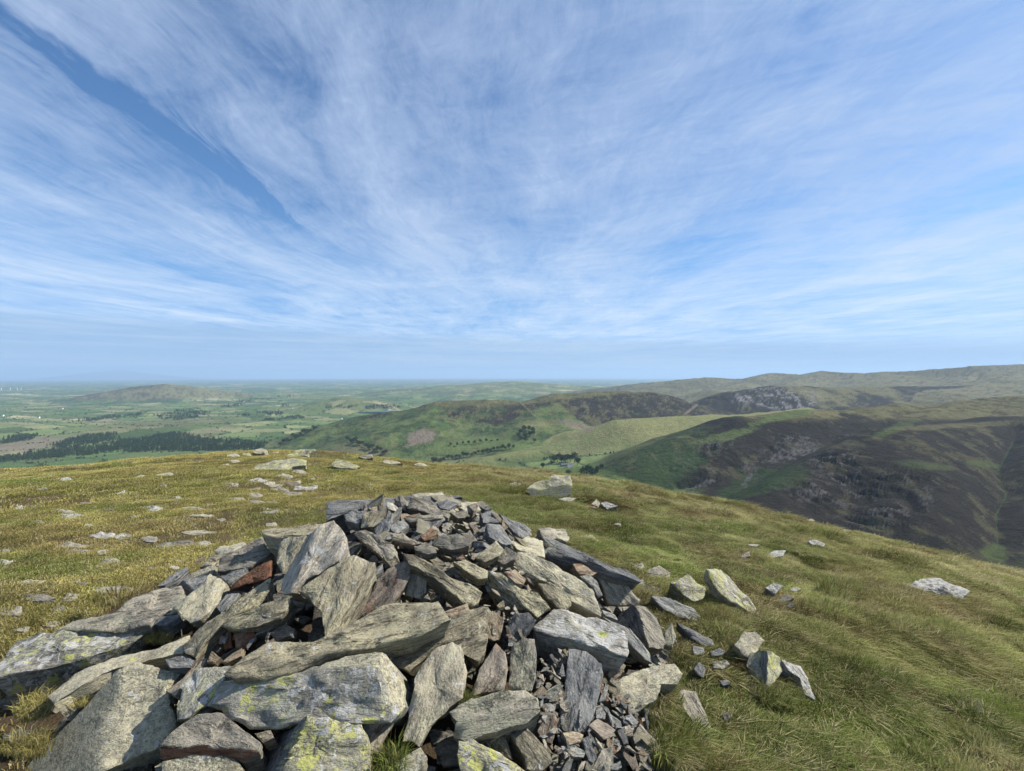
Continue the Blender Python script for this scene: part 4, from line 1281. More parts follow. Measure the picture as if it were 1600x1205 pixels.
# right of the cairn
boulder('long dark slate lying in grass right of the cairn', 'F', [(308, 365), (400, 368), (582, 440), (617, 490), (590, 528), (480, 493), (370, 433)], 'blue', .12, (.05, -.55, .83), .06)
boulder('squat rock streaked yellow green beside a dark grassy hollow', 'F', [(428, 282), (540, 228), (600, 280), (653, 310), (642, 373), (580, 403), (500, 343)], 'gold', .16, (.05, -.6, .8), .13)
boulder('long tilted slab with yellow lichen rim above the dark hollow', 'F', [(653, 195), (750, 198), (832, 270), (902, 360), (963, 440), (1012, 520), (1053, 583), (960, 503), (890, 443), (800, 393), (710, 313)], 'gold', .11, (.26, -.5, .82), .10)
boulder('flat dark slate below the long dark slate, half sunk in grass', 'F', [(468, 530), (540, 558), (692, 640), (708, 677), (650, 683), (560, 623)], 'blue', .08, (.02, -.45, .89), .04)
boulder('pale rounded block left of the yellow-faced fin', 'F', [(828, 672), (890, 588), (960, 588), (1023, 640), (982, 682), (972, 763), (900, 743)], 'lichen', .16, (.05, -.6, .8), .08)
boulder('upright split rock fin with bright yellow lichen face in the right grass', 'F', [(988, 782), (1010, 703), (1052, 706), (1117, 750), (1142, 832), (1082, 902), (1035, 948), (1018, 900)], 'gold', .12, (.35, -.75, .55), .10, clips=[((1040, 710), (1034, 948), (-.9, -.35, .1))], mat2='blue')
boulder('thin grey rock rib trailing down from the yellow-faced fin', 'F', [(1128, 760), (1250, 808), (1292, 880), (1338, 1018), (1270, 973), (1240, 872), (1170, 830)], 'white', .10, (.3, -.6, .75), .07)
boulder('small upright slate chip standing alone in grass', 'F', [(578, 822), (610, 773), (653, 820), (636, 878), (590, 843)], 'blue', .06, (.1, -.7, .7), .05)
boulder('small flat grey stone right of the upright chip', 'F', [(688, 772), (780, 763), (803, 790), (760, 823), (700, 813)], 'slate', .06, (0, -.5, .86), .03)
boulder('small slate plate directly under the half-sunk flat slate', 'F', [(568, 672), (640, 688), (643, 730), (578, 733)], 'blue', .05, (0, -.5, .86), .03)
boulder('small oval stone between slate plate and pale rounded block', 'F', [(678, 712), (740, 688), (773, 710), (750, 738), (690, 738)], 'blue', .06, (0, -.5, .86), .03)
boulder('grey slab with a yellow spot at the cairn foot, bottom centre right', 'F', [(468, 992), (500, 943), (592, 958), (622, 1040), (663, 1120), (693, 1210), (620, 1210), (540, 1100)], 'slate', .10, (.05, -.5, .86), .05)
boulder('little grey stone half hidden in grass right of the yellow-spotted slab', 'F', [(755, 1100), (785, 1085), (812, 1115), (800, 1150), (762, 1140)], 'slate', .06, (0, -.6, .8), .03)
boulder('tiny dark stone below the small flat grey stone', 'F', [(735, 892), (790, 888), (808, 915), (760, 923)], 'blue', .05, (0, -.5, .86), .02)
boulder('grey rock hump with white lichen above the rusty grass', 'F', [(1025, 312), (1080, 278), (1135, 300), (1085, 353)], 'white', .10, (0, -.55, .83), .06)
boulder('low grey rock just below the white-lichened hump', 'F', [(1078, 393), (1160, 348), (1205, 380), (1120, 413)], 'slate', .09, (0, -.5, .86), .04)
boulder('small round stone at the end of the low grey rock', 'F', [(1158, 415), (1190, 402), (1212, 425), (1185, 440), (1162, 432)], 'blue', .06, (0, -.6, .8), .03)
boulder('yellowish stone top right of the white-lichened hump', 'F', [(1175, 325), (1215, 308), (1250, 322), (1215, 340)], 'gold', .06, (0, -.5, .86), .03)
boulder('flat grey rock in tall grass, middle of the right slope', 'F', [(1035, 105), (1080, 78), (1152, 78), (1132, 112), (1060, 130)], 'white', .12, (0, -.4, .9), .07)
boulder('brownish rock lump left of the flat grey rock in tall grass', 'F', [(865, 118), (890, 92), (925, 88), (930, 115), (890, 130)], 'brown', .10, (0, -.5, .86), .05)
boulder('thin pale stone behind the brownish rock lump', 'F', [(905, 48), (940, 38), (990, 45), (970, 58)], 'slate', .07, (0, -.4, .9), .04)
boulder('smooth pale rock on the right slope nearer the brow', 'F', [(1288, 22), (1330, 10), (1400, 38), (1392, 58), (1320, 47)], 'white', .12, (0, -.4, .9), .08)
boulder('big whitish boulder with yellow patches far right in the grass', 'I', [(788, 562), (830, 540), (900, 530), (960, 488), (1080, 483), (1152, 530), (1272, 570), (1230, 602), (1212, 633), (1100, 612), (1000, 597), (940, 613)], 'white', .2, (.02, -.45, .89), .08, clips=[((900, 540), (1150, 600), (-.1, -.95, .3))])
boulder('small rock poking above the right-hand brow', 'I', [(468, 200), (480, 185), (495, 205), (480, 212)], 'lichen', .10, (0, -.6, .8), .03)
boulder('pale flat rock on the brow left of the small poking rock', 'I', [(245, 130), (270, 122), (295, 132), (275, 140)], 'lichen', .10, (0, -.4, .9), .03)
# beyond the cairn
boulder('large yellow lichened boulder standing on the brow behind the cairn', 'H', [(228, 395), (290, 342), (400, 320), (460, 275), (588, 285), (612, 352), (602, 432), (560, 458), (400, 483), (268, 463)], 'gold', .30, (-.05, -.62, .78), .20, clips=[((280, 400), (605, 360), (0, -.97, .25))], taper=.8, back=.0)
boulder('flat stone tucked under the large yellow boulder', 'H', [(488, 482), (560, 463), (640, 470), (600, 498), (560, 503)], 'lichen', .12, (0, -.45, .9), .06)
boulder('stubby pale stone of the little group right of the yellow boulder', 'H', [(768, 522), (810, 478), (842, 510), (822, 543)], 'lichen', .12, (0, -.6, .8), .10)
boulder('white pointed stone of the little group right of the yellow boulder', 'H', [(838, 512), (890, 500), (992, 532), (900, 562)], 'white', .12, (0, -.5, .86), .08)
boulder('low buff stone at the front of the little group right of the yellow boulder', 'H', [(725, 532), (800, 540), (825, 557), (740, 550)], 'orange', .08, (0, -.4, .9), .04)
boulder('whitish stone in grass left of the large yellow boulder', 'H', [(80, 350), (120, 338), (185, 350), (180, 370), (110, 372)], 'white', .12, (0, -.4, .9), .06)
boulder('broad yellow lichened bedrock slab on the knoll at the back left', 'K', [(250, 330), (330, 245), (470, 200), (620, 190), (740, 200), (735, 240), (620, 265), (560, 300), (430, 330)], 'gold', .35, (-.02, -.38, .92), .10, name='bedrock_slab')
boulder('domed pale rock on the skyline at the left end of the knoll', 'K', [(295, 145), (320, 115), (365, 105), (415, 128), (390, 150), (330, 155)], 'lichen', .35, (0, -.55, .83), .14)
boulder('lichened rock ledge crowning the knoll', 'K', [(545, 180), (620, 140), (700, 115), (830, 122), (760, 150), (755, 180), (690, 165), (600, 190)], 'gold', .35, (0, -.45, .9), .10)
boulder('yellowish tilted slab right of the knoll', 'K', [(945, 235), (985, 200), (1070, 215), (1190, 265), (1150, 285), (1050, 275), (960, 265)], 'gold', .30, (.05, -.45, .9), .12)
boulder('grey block on the skyline right of the knoll', 'K', [(1170, 180), (1240, 165), (1285, 155), (1292, 188), (1230, 198)], 'slate', .30, (0, -.6, .8), .14)
boulder('long pale rock shelf along the brow right of the knoll', 'K', [(1370, 215), (1400, 205), (1480, 215), (1540, 235), (1460, 245), (1400, 238)], 'lichen', .25, (0, -.4, .9), .06)
boulder('pale rock at the right end of the brow shelf', 'P', [(646, 726), (655, 722), (668, 727), (660, 731)], 'lichen', .2, (0, -.45, .9), .05)

n_big = len(footprints)
# bedrock showing through the worn turf: pieces of the ground
FLAT = {'J': [(410, 245, 65, 45, 'white'), (255, 293, 85, 18, 'slate'), (740, 325, 80, 45, 'white'), (1040, 207, 110, 28, 'gold'), (870, 222, 60, 35, 'lichen'), (1000, 282, 70, 30, 'slate'), (915, 275, 60, 16, 'slate'),
              (1095, 355, 65, 25, 'white'), (545, 383, 110, 16, 'slate'), (950, 420, 120, 40, 'white'), (1200, 420, 140, 32, 'slate'), (110, 418, 65, 40, 'white'), (395, 440, 160, 45, 'slate'), (450, 470, 130, 42, 'white'),
              (230, 502, 75, 26, 'slate'), (680, 422, 70, 24, 'brown'), (840, 468, 60, 22, 'slate'), (860, 370, 50, 22, 'slate'), (550, 525, 60, 28, 'lichen'), (1215, 565, 240, 36, 'slate'), (640, 585, 150, 44, 'white'),
              (770, 590, 115, 52, 'yellow'), (430, 650, 190, 58, 'lichen'), (620, 645, 110, 28, 'slate'), (660, 690, 88, 40, 'white'), (480, 690, 180, 38, 'slate'), (700, 755, 135, 58, 'lichen'), (1080, 645, 240, 55, 'slate'),
              (940, 605, 105, 42, 'slate'), (1270, 640, 105, 48, 'slate'), (25, 690, 70, 54, 'slate'), (30, 755, 80, 44, 'white'), (1260, 460, 150, 18, 'lichen'), (1380, 488, 42, 22, 'slate'), (1200, 515, 48, 27, 'slate'),
              (1085, 785, 62, 24, 'white'), (1120, 750, 74, 27, 'slate'), (200, 885, 170, 50, 'lichen'), (480, 880, 135, 28, 'slate'), (630, 872, 105, 30, 'slate'), (710, 928, 300, 72, 'slate'), (440, 975, 105, 76, 'slate'),
              (200, 970, 260, 50, 'slate'), (70, 1060, 115, 64, 'slate'), (370, 1040, 84, 38, 'blue'), (8, 1062, 50, 64, 'slate'), (320, 1138, 74, 54, 'slate'), (130, 1172, 130, 38, 'slate'), (280, 985, 60, 40, 'slate'),
              (1450, 270, 80, 30, 'brown'), (120, 560, 60, 18, 'slate'), (930, 790, 60, 20, 'brown'), (1330, 395, 70, 14, 'slate')],
        'K': [(690, 240, 90, 30, 'lichen'), (325, 378, 165, 48, 'white'), (540, 345, 150, 50, 'slate'), (660, 320, 170, 60, 'slate'), (600, 400, 150, 45, 'brown'), (515, 465, 150, 62, 'slate'), (730, 443, 185, 64, 'white'),
              (610, 503, 200, 64, 'slate'), (320, 452, 85, 44, 'slate'), (300, 505, 150, 50, 'slate'), (140, 535, 150, 40, 'slate'), (320, 562, 320, 40, 'slate'), (440, 640, 165, 48, 'slate'), (380, 615, 110, 25, 'lichen'), (450, 742, 84, 44, 'slate'),
              (1280, 414, 95, 24, 'white'), (120, 178, 95, 42, 'lichen'), (130, 217, 95, 27, 'lichen'), (970, 288, 55, 22, 'lichen'), (850, 355, 64, 32, 'brown'), (790, 364, 34, 28, 'white'), (30, 705, 70, 30, 'slate'), (60, 245, 60, 18, 'lichen'),
              (240, 160, 80, 25, 'gold'), (470, 150, 80, 22, 'lichen'), (480, 420, 120, 40, 'slate'), (430, 400, 90, 30, 'lichen'), (640, 395, 80, 40, 'quartz')],
        'H': [(790, 425, 60, 18, 'lichen'), (880, 420, 40, 12, 'lichen'), (985, 685, 60, 14, 'slate')]}
rr_ = np.random.default_rng(5)
for cr, rows in FLAT.items():
    for (fx, fy, fw, fh, mt) in rows:
        k = rr_.integers(6, 9)
        a = np.linspace(0, 2 * math.pi, k, endpoint=False) + rr_.uniform(-.25, .25, k)
        q = rr_.uniform(.62, 1.12, k)
        pts = [(fx + fw * .62 * math.cos(aa) * qq - .35 * fh * math.sin(aa), fy + fh * .56 * math.sin(aa) * qq) for aa, qq in zip(a, q)]
        o = hero('outcrop_stone', cr, pts, mt, .20, (rr_.uniform(-.06, .06), -.09, .99), .015, ground=True, foot=True, taper=1.15, parent=ground)

# ------------------------------------------------------------------ grass
m_grass, t = new_mat('grass_blades')
c = t.n('ShaderNodeAttribute', attribute_name='tint', attribute_type='INSTANCER').outputs['Color']
tone = t.n('ShaderNodeAttribute', attribute_name='tone').outputs['Fac']
c = t.mix(t.m('MULTIPLY', t.step(tone, .60, .95), .8), c, (.42, .36, .19))
c = t.mix(t.m('MULTIPLY', t.step(tone, .42, .0), .4), c, (.070, .090, .022))
b = t.n('ShaderNodeBsdfDiffuse', {'Color': c})
tr = t.n('ShaderNodeBsdfTranslucent', {'Color': c})
mx = t.n('ShaderNodeMixShader', {0: .30, 1: b.outputs[0], 2: tr.outputs[0]})
t.n('ShaderNodeOutputMaterial', {0: mx.outputs[0]})


def clump(seed, n, r, h0, h1, wd, lean, spread, dryness, stalk=0):
    g = np.random.default_rng(seed)
    V, F, T = [], [], []
    for i in range(n + stalk):
        st = i >= n
        a = g.uniform(0, 2 * math.pi)
        q = r * math.sqrt(g.uniform())
        x, y = q * math.cos(a), q * math.sin(a)
        h = g.uniform(h0, h1) * (1.5 if st else 1)
        ww = wd * g.uniform(.6, 1.2) * (.45 if st else 1)
        dirx = math.cos(a) * spread * g.uniform(.2, 1) + lean[0] + g.normal(0, .18)
        diry = math.sin(a) * spread * g.uniform(.2, 1) + lean[1] + g.normal(0, .18)
        if st:
            dirx *= .35
            diry *= .35
        fa = g.uniform(0, math.pi)
        wx, wy = math.cos(fa) * ww, math.sin(fa) * ww
        k = len(V)
        bx, by = x + dirx * h * .32, y + diry * h * .32
        tx, ty = x + dirx * h * .95, y + diry * h * .95
        bend = min(1.0, math.hypot(dirx, diry))
        V += [(x - wx, y - wy, -.012), (x + wx, y + wy, -.012), (bx + wx * .8, by + wy * .8, h * .58), (bx - wx * .8, by - wy * .8, h * .58), (tx, ty, h * (1 - .35 * bend))]
        F += [(k, k + 1, k + 2, k + 3), (k + 3, k + 2, k + 4)]
        tn = g.beta(2, 2.2) * .8 + dryness
        if g.random() < .10 + dryness or st:
            tn = g.uniform(.75, 1)
        T += [tn] * 5
    me = new_mesh('grass_tuft', V, F, [m_grass], False)
    at_ = me.attributes.new('tone', 'FLOAT', 'POINT')
    at_.data.foreach_set('value', np.array(T, np.float32))
    return me


WIND = (.48, -.32)
protos = [clump(1, 46, .065, .010, .026, .0022, (.25, -.15), .9, .02), clump(2, 46, .065, .010, .024, .0022, (.25, -.15), .9, .10), clump(3, 40, .065, .014, .032, .0024, (.3, -.2), .8, .05),
          clump(4, 44, .050, .055, .115, .0019, WIND, .55, .03), clump(5, 44, .050, .050, .100, .0019, WIND, .6, .12), clump(6, 48, .055, .070, .150, .0020, WIND, .5, .0, 1), clump(7, 40, .050, .060, .120, .0019, WIND, .7, .28, 2),
          clump(8, 60, .060, .080, .17, .0026, (.2, -.1), .8, -.05, 0)]
g = np.random.default_rng(77)


def cand(n, r0, r1, a0, a1):
    a = np.radians(g.uniform(a0, a1, n))
    r = np.sqrt(g.uniform(r0 * r0, r1 * r1, n))
    return np.sin(a) * r, np.cos(a) * r


XX, YY, SC = [], [], []
for n, r0, r1, s in [(30000, 1.5, 4.5, 1.0), (56000, 4.5, 8.5, 1.25), (64000, 8.5, 15, 1.9), (52000, 15, 27, 2.7), (9000, 27, 45, 4.0)]:
    x, y = cand(n, r0, r1, -57, 57)
    XX.append(x); YY.append(y); SC.append(np.full(n, s))
gx_, gy_, gs_ = map(np.concatenate, (XX, YY, SC))
keep = mound(gx_, gy_) < .075 + .05 * g.random(len(gx_))
# bare peat and worn ground on the left
bare = fbm(gx_ / 1.1 + 5, gy_ / .8, 0, 4, 301)
leftness = sstep(gx_ + .1 * gy_, .6, -1.2)
keep &= ~((bare > .17) & (leftness > .5) & (g.random(len(gx_)) < .85))
thin = (leftness > .5) & (bare > .02) & (g.random(len(gx_)) < .35)
keep &= ~thin
for fi, fp in enumerate(footprints):
    lo, hi = fp.min(0) - .05, fp.max(0) + .05
    idx = np.where(keep & (gx_ > lo[0]) & (gx_ < hi[0]) & (gy_ > lo[1]) & (gy_ < hi[1]))[0]
    if len(idx):
        c0 = fp.mean(0)
        keep[idx[in_poly(gx_[idx], gy_[idx], c0 + (fp - c0) * (1.03 if fi < n_big else .86))]] = False
gx_, gy_, gs_, leftness = gx_[keep], gy_[keep], gs_[keep], leftness[keep]
gz_ = near_z(gx_, gy_) + micro(gx_, gy_) * sstep(mound(gx_, gy_), .10, 0)
npts = len(gx_)
longness = fbm(gx_ / .8, gy_ / .7, 0, 4, 311) * 1.25 + (1 - leftness) * 1.25 - .80 + .40 * sstep(gy_, 10, 16) * sstep(gx_, -7, -3)
# close-cropped lawn just right of the cairn's crown
lawn = np.exp(-(((gx_ - 1.6) / 3.2) ** 2 + ((gy_ - 7.0) / 3.2) ** 2))
longness -= .75 * lawn
u_ = g.random(npts)
is_long = longness + .5 * (u_ - .5) > .12
pick = np.where(is_long, 3 + np.floor(g.random(npts) * 4), np.floor(g.random(npts) * 3)).astype(int)
pick[is_long & (longness > .55) & (g.random(npts) < .12)] = 7
rot = np.zeros((npts, 3))
rot[:, 2] = np.where(is_long, 1.6 * fbm(gx_ / 1.4, gy_ / 1.4, 0, 2, 321) + g.normal(0, .75, npts), g.uniform(0, 6.28, npts))
scl = np.repeat(gs_[:, None], 3, 1) * g.uniform(.75, 1.3, (npts, 1))
scl[:, 2] = g.uniform(.7, 1.25, npts) * np.where(is_long, .95, 1.0) * np.clip(gs_ ** .35, 1, 1.45)
scl[:, 2] *= np.where(is_long, np.clip(.36 + .66 * longness, .35, .95), 1.0)
# dense tufts in the clefts between the stones
TUFTS = [(235, 987, 45, 7, 4, .35), (135, 1085, 34, 22, 3, .4), (55, 1112, 16, 16, 4, .6), (608, 1188, 22, 18, 5, .7), (15, 1060, 26, 12, 3, .4), (1060, 950, 34, 26, 7, .7), (1035, 1110, 18, 34, 8, .8), (1120, 960, 60, 18, 10, .9), (1150, 985, 34, 26, 9, 1.1),
         (798, 766, 24, 9, 16, 1.3), (205, 940, 60, 10, 10, .6), (1215, 1085, 34, 26, 10, .8), (1330, 930, 40, 14, 14, 1.2), (1290, 960, 46, 12, 12, 1.0), (1060, 1185, 36, 18, 8, .9), (724, 1085, 6, 6, 2, .5), (45, 1170, 34, 14, 5, .5)]
ex_p, ex_s = [], []
for (tx, ty, rx, ry, n, s) in TUFTS:
    for i in range(n * 7):
        a, q = g.uniform(0, 6.28), math.sqrt(g.uniform())
        P = hit(tx + rx * q * math.cos(a), ty + ry * q * math.sin(a), 0.0)
        if mound(P[0], P[1]) > .30: P[2] -= .05
        ex_p.append(P); ex_s.append(s)
ex_p, ex_s = np.array(ex_p), np.array(ex_s)
k = len(ex_p)
P = np.concatenate([np.stack([gx_, gy_, gz_], -1), ex_p])
rot = np.concatenate([rot, np.column_stack([np.zeros(k), np.zeros(k), g.uniform(-1, 1, k)])])
scl = np.concatenate([scl, ex_s[:, None] * g.uniform(.7, 1.2, (k, 1)) * np.ones((1, 3))])
pick = np.concatenate([pick, g.integers(3, 8, k)])
tint = turf_rgb(P[:, 0], P[:, 1]) * 1.26 * np.exp(g.normal(0, .26, (len(P), 1)))
rt = sstep(P[:, 0], -.4, 1.5)
tint *= (1 + (.20 + .34 * rt) * fbm(P[:, 0] / .42 + .5 * P[:, 1], P[:, 1] / .5, 0, 3, 331) * 1.5)[:, None]
bw = sstep(fbm(P[:, 0] / .9 + 70, P[:, 1] / .7, 0, 4, 332), .12, .36) * (.18 + .24 * rt)
tint += (np.array((.15, .098, .052)) - tint) * bw[:, None]
u_ = g.random(len(P))
tint[u_ < .085] = np.array((.40, .345, .20)) * g.uniform(.8, 1.1, ((u_ < .085).sum(), 1))
tint[u_ > .95] = np.array((.16, .10, .055))
tint = np.clip(tint, .015, .55)
scatter('grass', P, rot, scl, pick, protos, tint=tint, label='wind-combed green and straw coloured moorland grass over the summit', cat='grass')

# ------------------------------------------------------------------ trees, farm and far things in the valley
m_leaf, t = new_mat('tree_leaves')
ps = t.n('ShaderNodeNewGeometry').outputs['Position']
oi = t.n('ShaderNodeObjectInfo')
nn = t.noise(ps, .5, 3, .6)
c = t.mix(nn, (.024, .042, .016), (.072, .105, .034))
c = t.mix(t.m('MULTIPLY', oi.outputs['Random'], .4), c, (.035, .05, .03))
finish(t, c, .8, None, spec=.1)
m_bark, t = new_mat('tree_bark')
finish(t, t.mix(t.noise(t.n('ShaderNodeTexCoord').outputs['Object'], 3.0, 4), (.05, .04, .03), (.12, .10, .08)), .9)


def crown_mesh(seed, rad, h, lobes=7, leaves=420, cone=False, leaf=.75):
    g = np.random.default_rng(seed)
    V, F = [], []
    cs = []
    for i in range(lobes):
        a = g.uniform(0, 6.28)
        q = rad * .62 * math.sqrt(g.uniform())
        cs.append((q * math.cos(a), q * math.sin(a), h * g.uniform(.42, .8), rad * g.uniform(.38, .6)))
    for i in range(leaves):
        if cone:
            z = h * g.uniform(.08, 1.0) ** .9
            rr = rad * (1.05 - z / h) * g.uniform(.55, 1.0)
            a = g.uniform(0, 6.28)
            p = np.array([rr * math.cos(a), rr * math.sin(a), z])
        else:
            cx_, cy_, cz_, cr_ = cs[i % lobes]
            d = unit(g.normal(0, 1, 3))
            p = np.array([cx_, cy_, cz_]) + d * cr_ * g.uniform(.75, 1.05)
        n = unit(g.normal(0, 1, 3))
        e1 = unit(np.cross(n, (0.3, .2, 1)))
        e2 = np.cross(n, e1)
        s = leaf * g.uniform(.6, 1.3)
        k = len(V)
        V += [tuple(p + e1 * s), tuple(p + e2 * s * .7), tuple(p - e1 * s), tuple(p - e2 * s * .7)]
        F.append((k, k + 1, k + 2, k + 3))
    return new_mesh('crown', V, F, [m_leaf], False)


def trunk_mesh(seed, h, r):
    g = np.random.default_rng(seed)
    V, F = [], []
    def limb(p0, p1, r0, r1, n=6):
        k = len(V)
        p0, p1 = np.array(p0), np.array(p1)
        d = unit(p1 - p0)
        e1 = unit(np.cross(d, (.9, .1, .2)))
        e2 = np.cross(d, e1)
        for p, rr in ((p0, r0), ((p0 + p1) / 2 + g.normal(0, r0 * .3, 3), (r0 + r1) / 2), (p1, r1)):
            for j in range(n):
                a = 2 * math.pi * j / n
                V.append(tuple(p + (e1 * math.cos(a) + e2 * math.sin(a)) * rr))
        for q in range(2):
            for j in range(n):
                F.append((k + q * n + j, k + q * n + (j + 1) % n, k + (q + 1) * n + (j + 1) % n, k + (q + 1) * n + j))
    limb((0, 0, -1), (0, 0, h * .5), r, r * .6)
    for i in range(5):
        a = i * 1.3 + g.uniform(0, .6)
        limb((0, 0, h * g.uniform(.3, .5)), (math.cos(a) * h * .25, math.sin(a) * h * .25, h * g.uniform(.6, .8)), r * .45, r * .15)
    return new_mesh('trunk', V, F, [m_bark], True)


crowns = [crown_mesh(i, 6.0, 13.0, 8, 460) for i in range(4)]
trunks = [trunk_mesh(i, 13.0, .5) for i in range(2)]
tg = np.random.default_rng(8)


def tree(px, py, s, label, group, i):
    s = s * 1.55
    P = terrain_hit(px, py)
    if P is None:
        return
    root = link('broadleaf_tree', None, None, P)
    root.scale = (s, s, s * tg.uniform(.85, 1.1))
    root.rotation_euler = (0, 0, tg.uniform(0, 6.28))
    link('trunk', trunks[i % 2], root)
    link('crown', crowns[i % 4], root)
    tag(root, label, 'tree', group)


ORD = 'first second third fourth fifth sixth seventh eighth ninth tenth eleventh twelfth thirteenth fourteenth fifteenth sixteenth seventeenth eighteenth nineteenth twentieth twenty-first twenty-second twenty-third'.split()
i = 0
for lab, grp, pts in [
    ('the dark clump left of the white farmhouse', 'trees of the left farm clump', [(866, 724, 1.15), (871, 722, 1.3), (877, 724, 1.1), (862, 726, .7)]),
    ('the dark clump close behind the farmhouse', 'trees of the clump behind the farmhouse', [(884, 724, 1.2), (891, 722, 1.3), (898, 723, 1.35), (902, 727, 1.0), (887, 721, 1.0)]),
    ('the clump below the farm', 'trees of the clump below the farm', [(911, 744, 1.0), (917, 743, 1.25), (923, 745, 1.0)]),
    ('*lone small tree in the field left of the farm', None, [(847, 733, .8)]),
    ('*lone small tree in the field directly below the farmhouse', None, [(888, 743, .8)]),
    ('the short row right of the farm', 'trees of the row right of the farm', [(934, 738, .8), (939, 735, .7), (931, 742, .7)]),
    ('the round wood under the heather hill', 'trees of the round wood', [(811, 684, 1.0), (815, 679, 1.1), (820, 674, 1.2), (826, 673, 1.1), (832, 676, 1.0), (833, 681, 1.0), (827, 682, 1.1), (820, 685, 1.2), (814, 688, 1.0), (822, 691, .9), (835, 692, .8)]),
    ('the row along the valley stream', 'trees along the valley stream', [(x, 724 - (x - 680) * .20 + tg.uniform(-1.5, 1.5), tg.uniform(.6, 1.1)) for x in range(676, 808, 6)]),
    ('the upper hedge under the scree', 'trees of the upper hedge line', [(x, 697 - (x - 705) * .09 + tg.uniform(-1.5, 1.5), tg.uniform(.5, .9)) for x in range(705, 780, 9)]),
    ('the belt below the green hill end', 'trees of the belt at the hill end', [(x, 690 + (x - 544) * .36 + tg.uniform(-2.5, 2.5), tg.uniform(.7, 1.2)) for x in range(542, 604, 4)]),
    ('the copse left of the green hill', 'trees of the copse left of the hill', [(x, 694 - (x - 440) * .42 + tg.uniform(-3.5, 3.5), tg.uniform(.7, 1.2)) for x in range(438, 498, 4)]),
]:
    pts = sorted(pts)
    for q, (x, y, s) in enumerate(pts):
        if lab[0] == '*':
            name_ = lab[1:]
        elif q in (0, len(pts) - 1):
            name_ = ('rightmost' if q else 'leftmost') + ' dark green tree in ' + lab
        else:
            name_ = ORD[q] + ' dark green tree from the left in ' + lab
        tree(x, y, s, name_, grp, i)
        i += 1

# hedgerow trees and woods on the plain: too small and many to tell apart
blobs_ = [crown_mesh(40 + k, 5.5, 10.0, 4, 60, False, 1.8) for k in range(3)] + [crown_mesh(50 + k, 3.6, 15.0, 4, 60, True, 1.7) for k in range(2)]
hx = tg.uniform(-1.25, 1.25, 200000)
hd = np.exp(tg.uniform(math.log(1250), math.log(9000), 200000))
hx = hx * hd
idn, edge = fields(hx, hd)
hz_ = terrain_at(hx, hd)
hr_ = hz_ + (hx * hx + hd * hd) / (2 * 6371000 * 1.16) - base_z(hx, hd)
nn = fbm(hx / 60, hd / 60, 0, 4, 82)
ok = (edge < 5 + hd / 1500) & (hr_ < 26) & (nn > -.2) & (tg.random(200000) < .75)
Hp = np.stack([hx, hd, hz_ - .5], -1)[ok]
k = len(Hp)
hs = tg.uniform(.3, .75, k)
WOODS = [([(0, 716), (80, 705), (130, 697), (190, 690), (240, 683), (275, 676), (300, 683), (420, 694), (395, 704), (200, 706), (140, 711), (0, 722)], 2600), ([(5, 692), (20, 682), (55, 681), (58, 684), (15, 694)], 160), ([(85, 696), (130, 682), (175, 677), (178, 688), (120, 697), (90, 701)], 420),
         ([(240, 650), (275, 642), (310, 638), (330, 646), (300, 655), (260, 658)], 420), ([(118, 656), (160, 651), (225, 645), (226, 650), (150, 658), (120, 659)], 240), ([(345, 634), (380, 631), (380, 636), (350, 637)], 90), ([(360, 627), (460, 617), (460, 621), (365, 630)], 180),
         ([(365, 649), (392, 647), (388, 652)], 40), ([(400, 643), (450, 645), (430, 650), (405, 647)], 110), ([(410, 655), (470, 650), (475, 654), (420, 659)], 120), ([(432, 628), (440, 627), (452, 636), (445, 637)], 50), ([(565, 635), (630, 631), (632, 637), (570, 640)], 150), ([(500, 634), (560, 634), (560, 638), (505, 640)], 60)]
wp, ws = [], []
for poly, n in WOODS:
    pts = sample_px(poly, n)
    # one hit per coarse sample, neighbours filled by jitter on the ground
    base = [terrain_hit(*p, d0=1200) for p in pts[::4]]
    for b0 in base:
        if b0 is None: continue
        for q in range(6):
            x, y = b0[0] + tg.normal(0, 9), b0[1] + tg.normal(0, 16)
            wp.append((x, y)); ws.append(tg.uniform(.6, 1.0))
wp = np.array(wp)
Wp = np.column_stack([wp, terrain_at(wp[:, 0], wp[:, 1]) - .5])


def plant(name, P, s, kinds, label):
    n = len(P)
    rot = np.zeros((n, 3)); rot[:, 2] = tg.uniform(0, 6.28, n)
    scatter(name, P, rot, np.repeat(np.asarray(s)[:, None], 3, 1), tg.integers(0, len(kinds), n), kinds, label=label, cat=name.replace('_', ' '))


plant('hedgerows', Hp, hs, blobs_[:3], 'dark hedgerows and scattered trees dividing the green fields of the plain')
plant('woodland', Wp, ws, blobs_[3:], 'dark conifer plantations on the plain at the left')

# ------------------------------------------------------------------ farm buildings
m_wall, t = new_mat('white_render')
finish(t, t.mix(t.noise(t.n('ShaderNodeTexCoord').outputs['Object'], 1.2, 4), (.72, .71, .68), (.82, .81, .79)), .9)
m_stonewall, t = new_mat('barn_stone')
finish(t, t.mix(t.noise(t.n('ShaderNodeTexCoord').outputs['Object'], 2.5, 5), (.14, .13, .12), (.30, .28, .25)), .9)
m_roof, t = new_mat('slate_roof')
finish(t, t.mix(t.noise(t.n('ShaderNodeTexCoord').outputs['Object'], 3.0, 4), (.06, .065, .075), (.13, .135, .15)), .7)
m_glass, t = new_mat('window_glass')
finish(t, (.03, .035, .04, 1), .15, spec=.5)


def box(x0, x1, y0, y1, z0, z1):
    V = [(x, y, z) for z in (z0, z1) for y in (y0, y1) for x in (x0, x1)]
    return V, [(0, 2, 3, 1), (4, 5, 7, 6), (0, 1, 5, 4), (2, 6, 7, 3), (0, 4, 6, 2), (1, 3, 7, 5)]


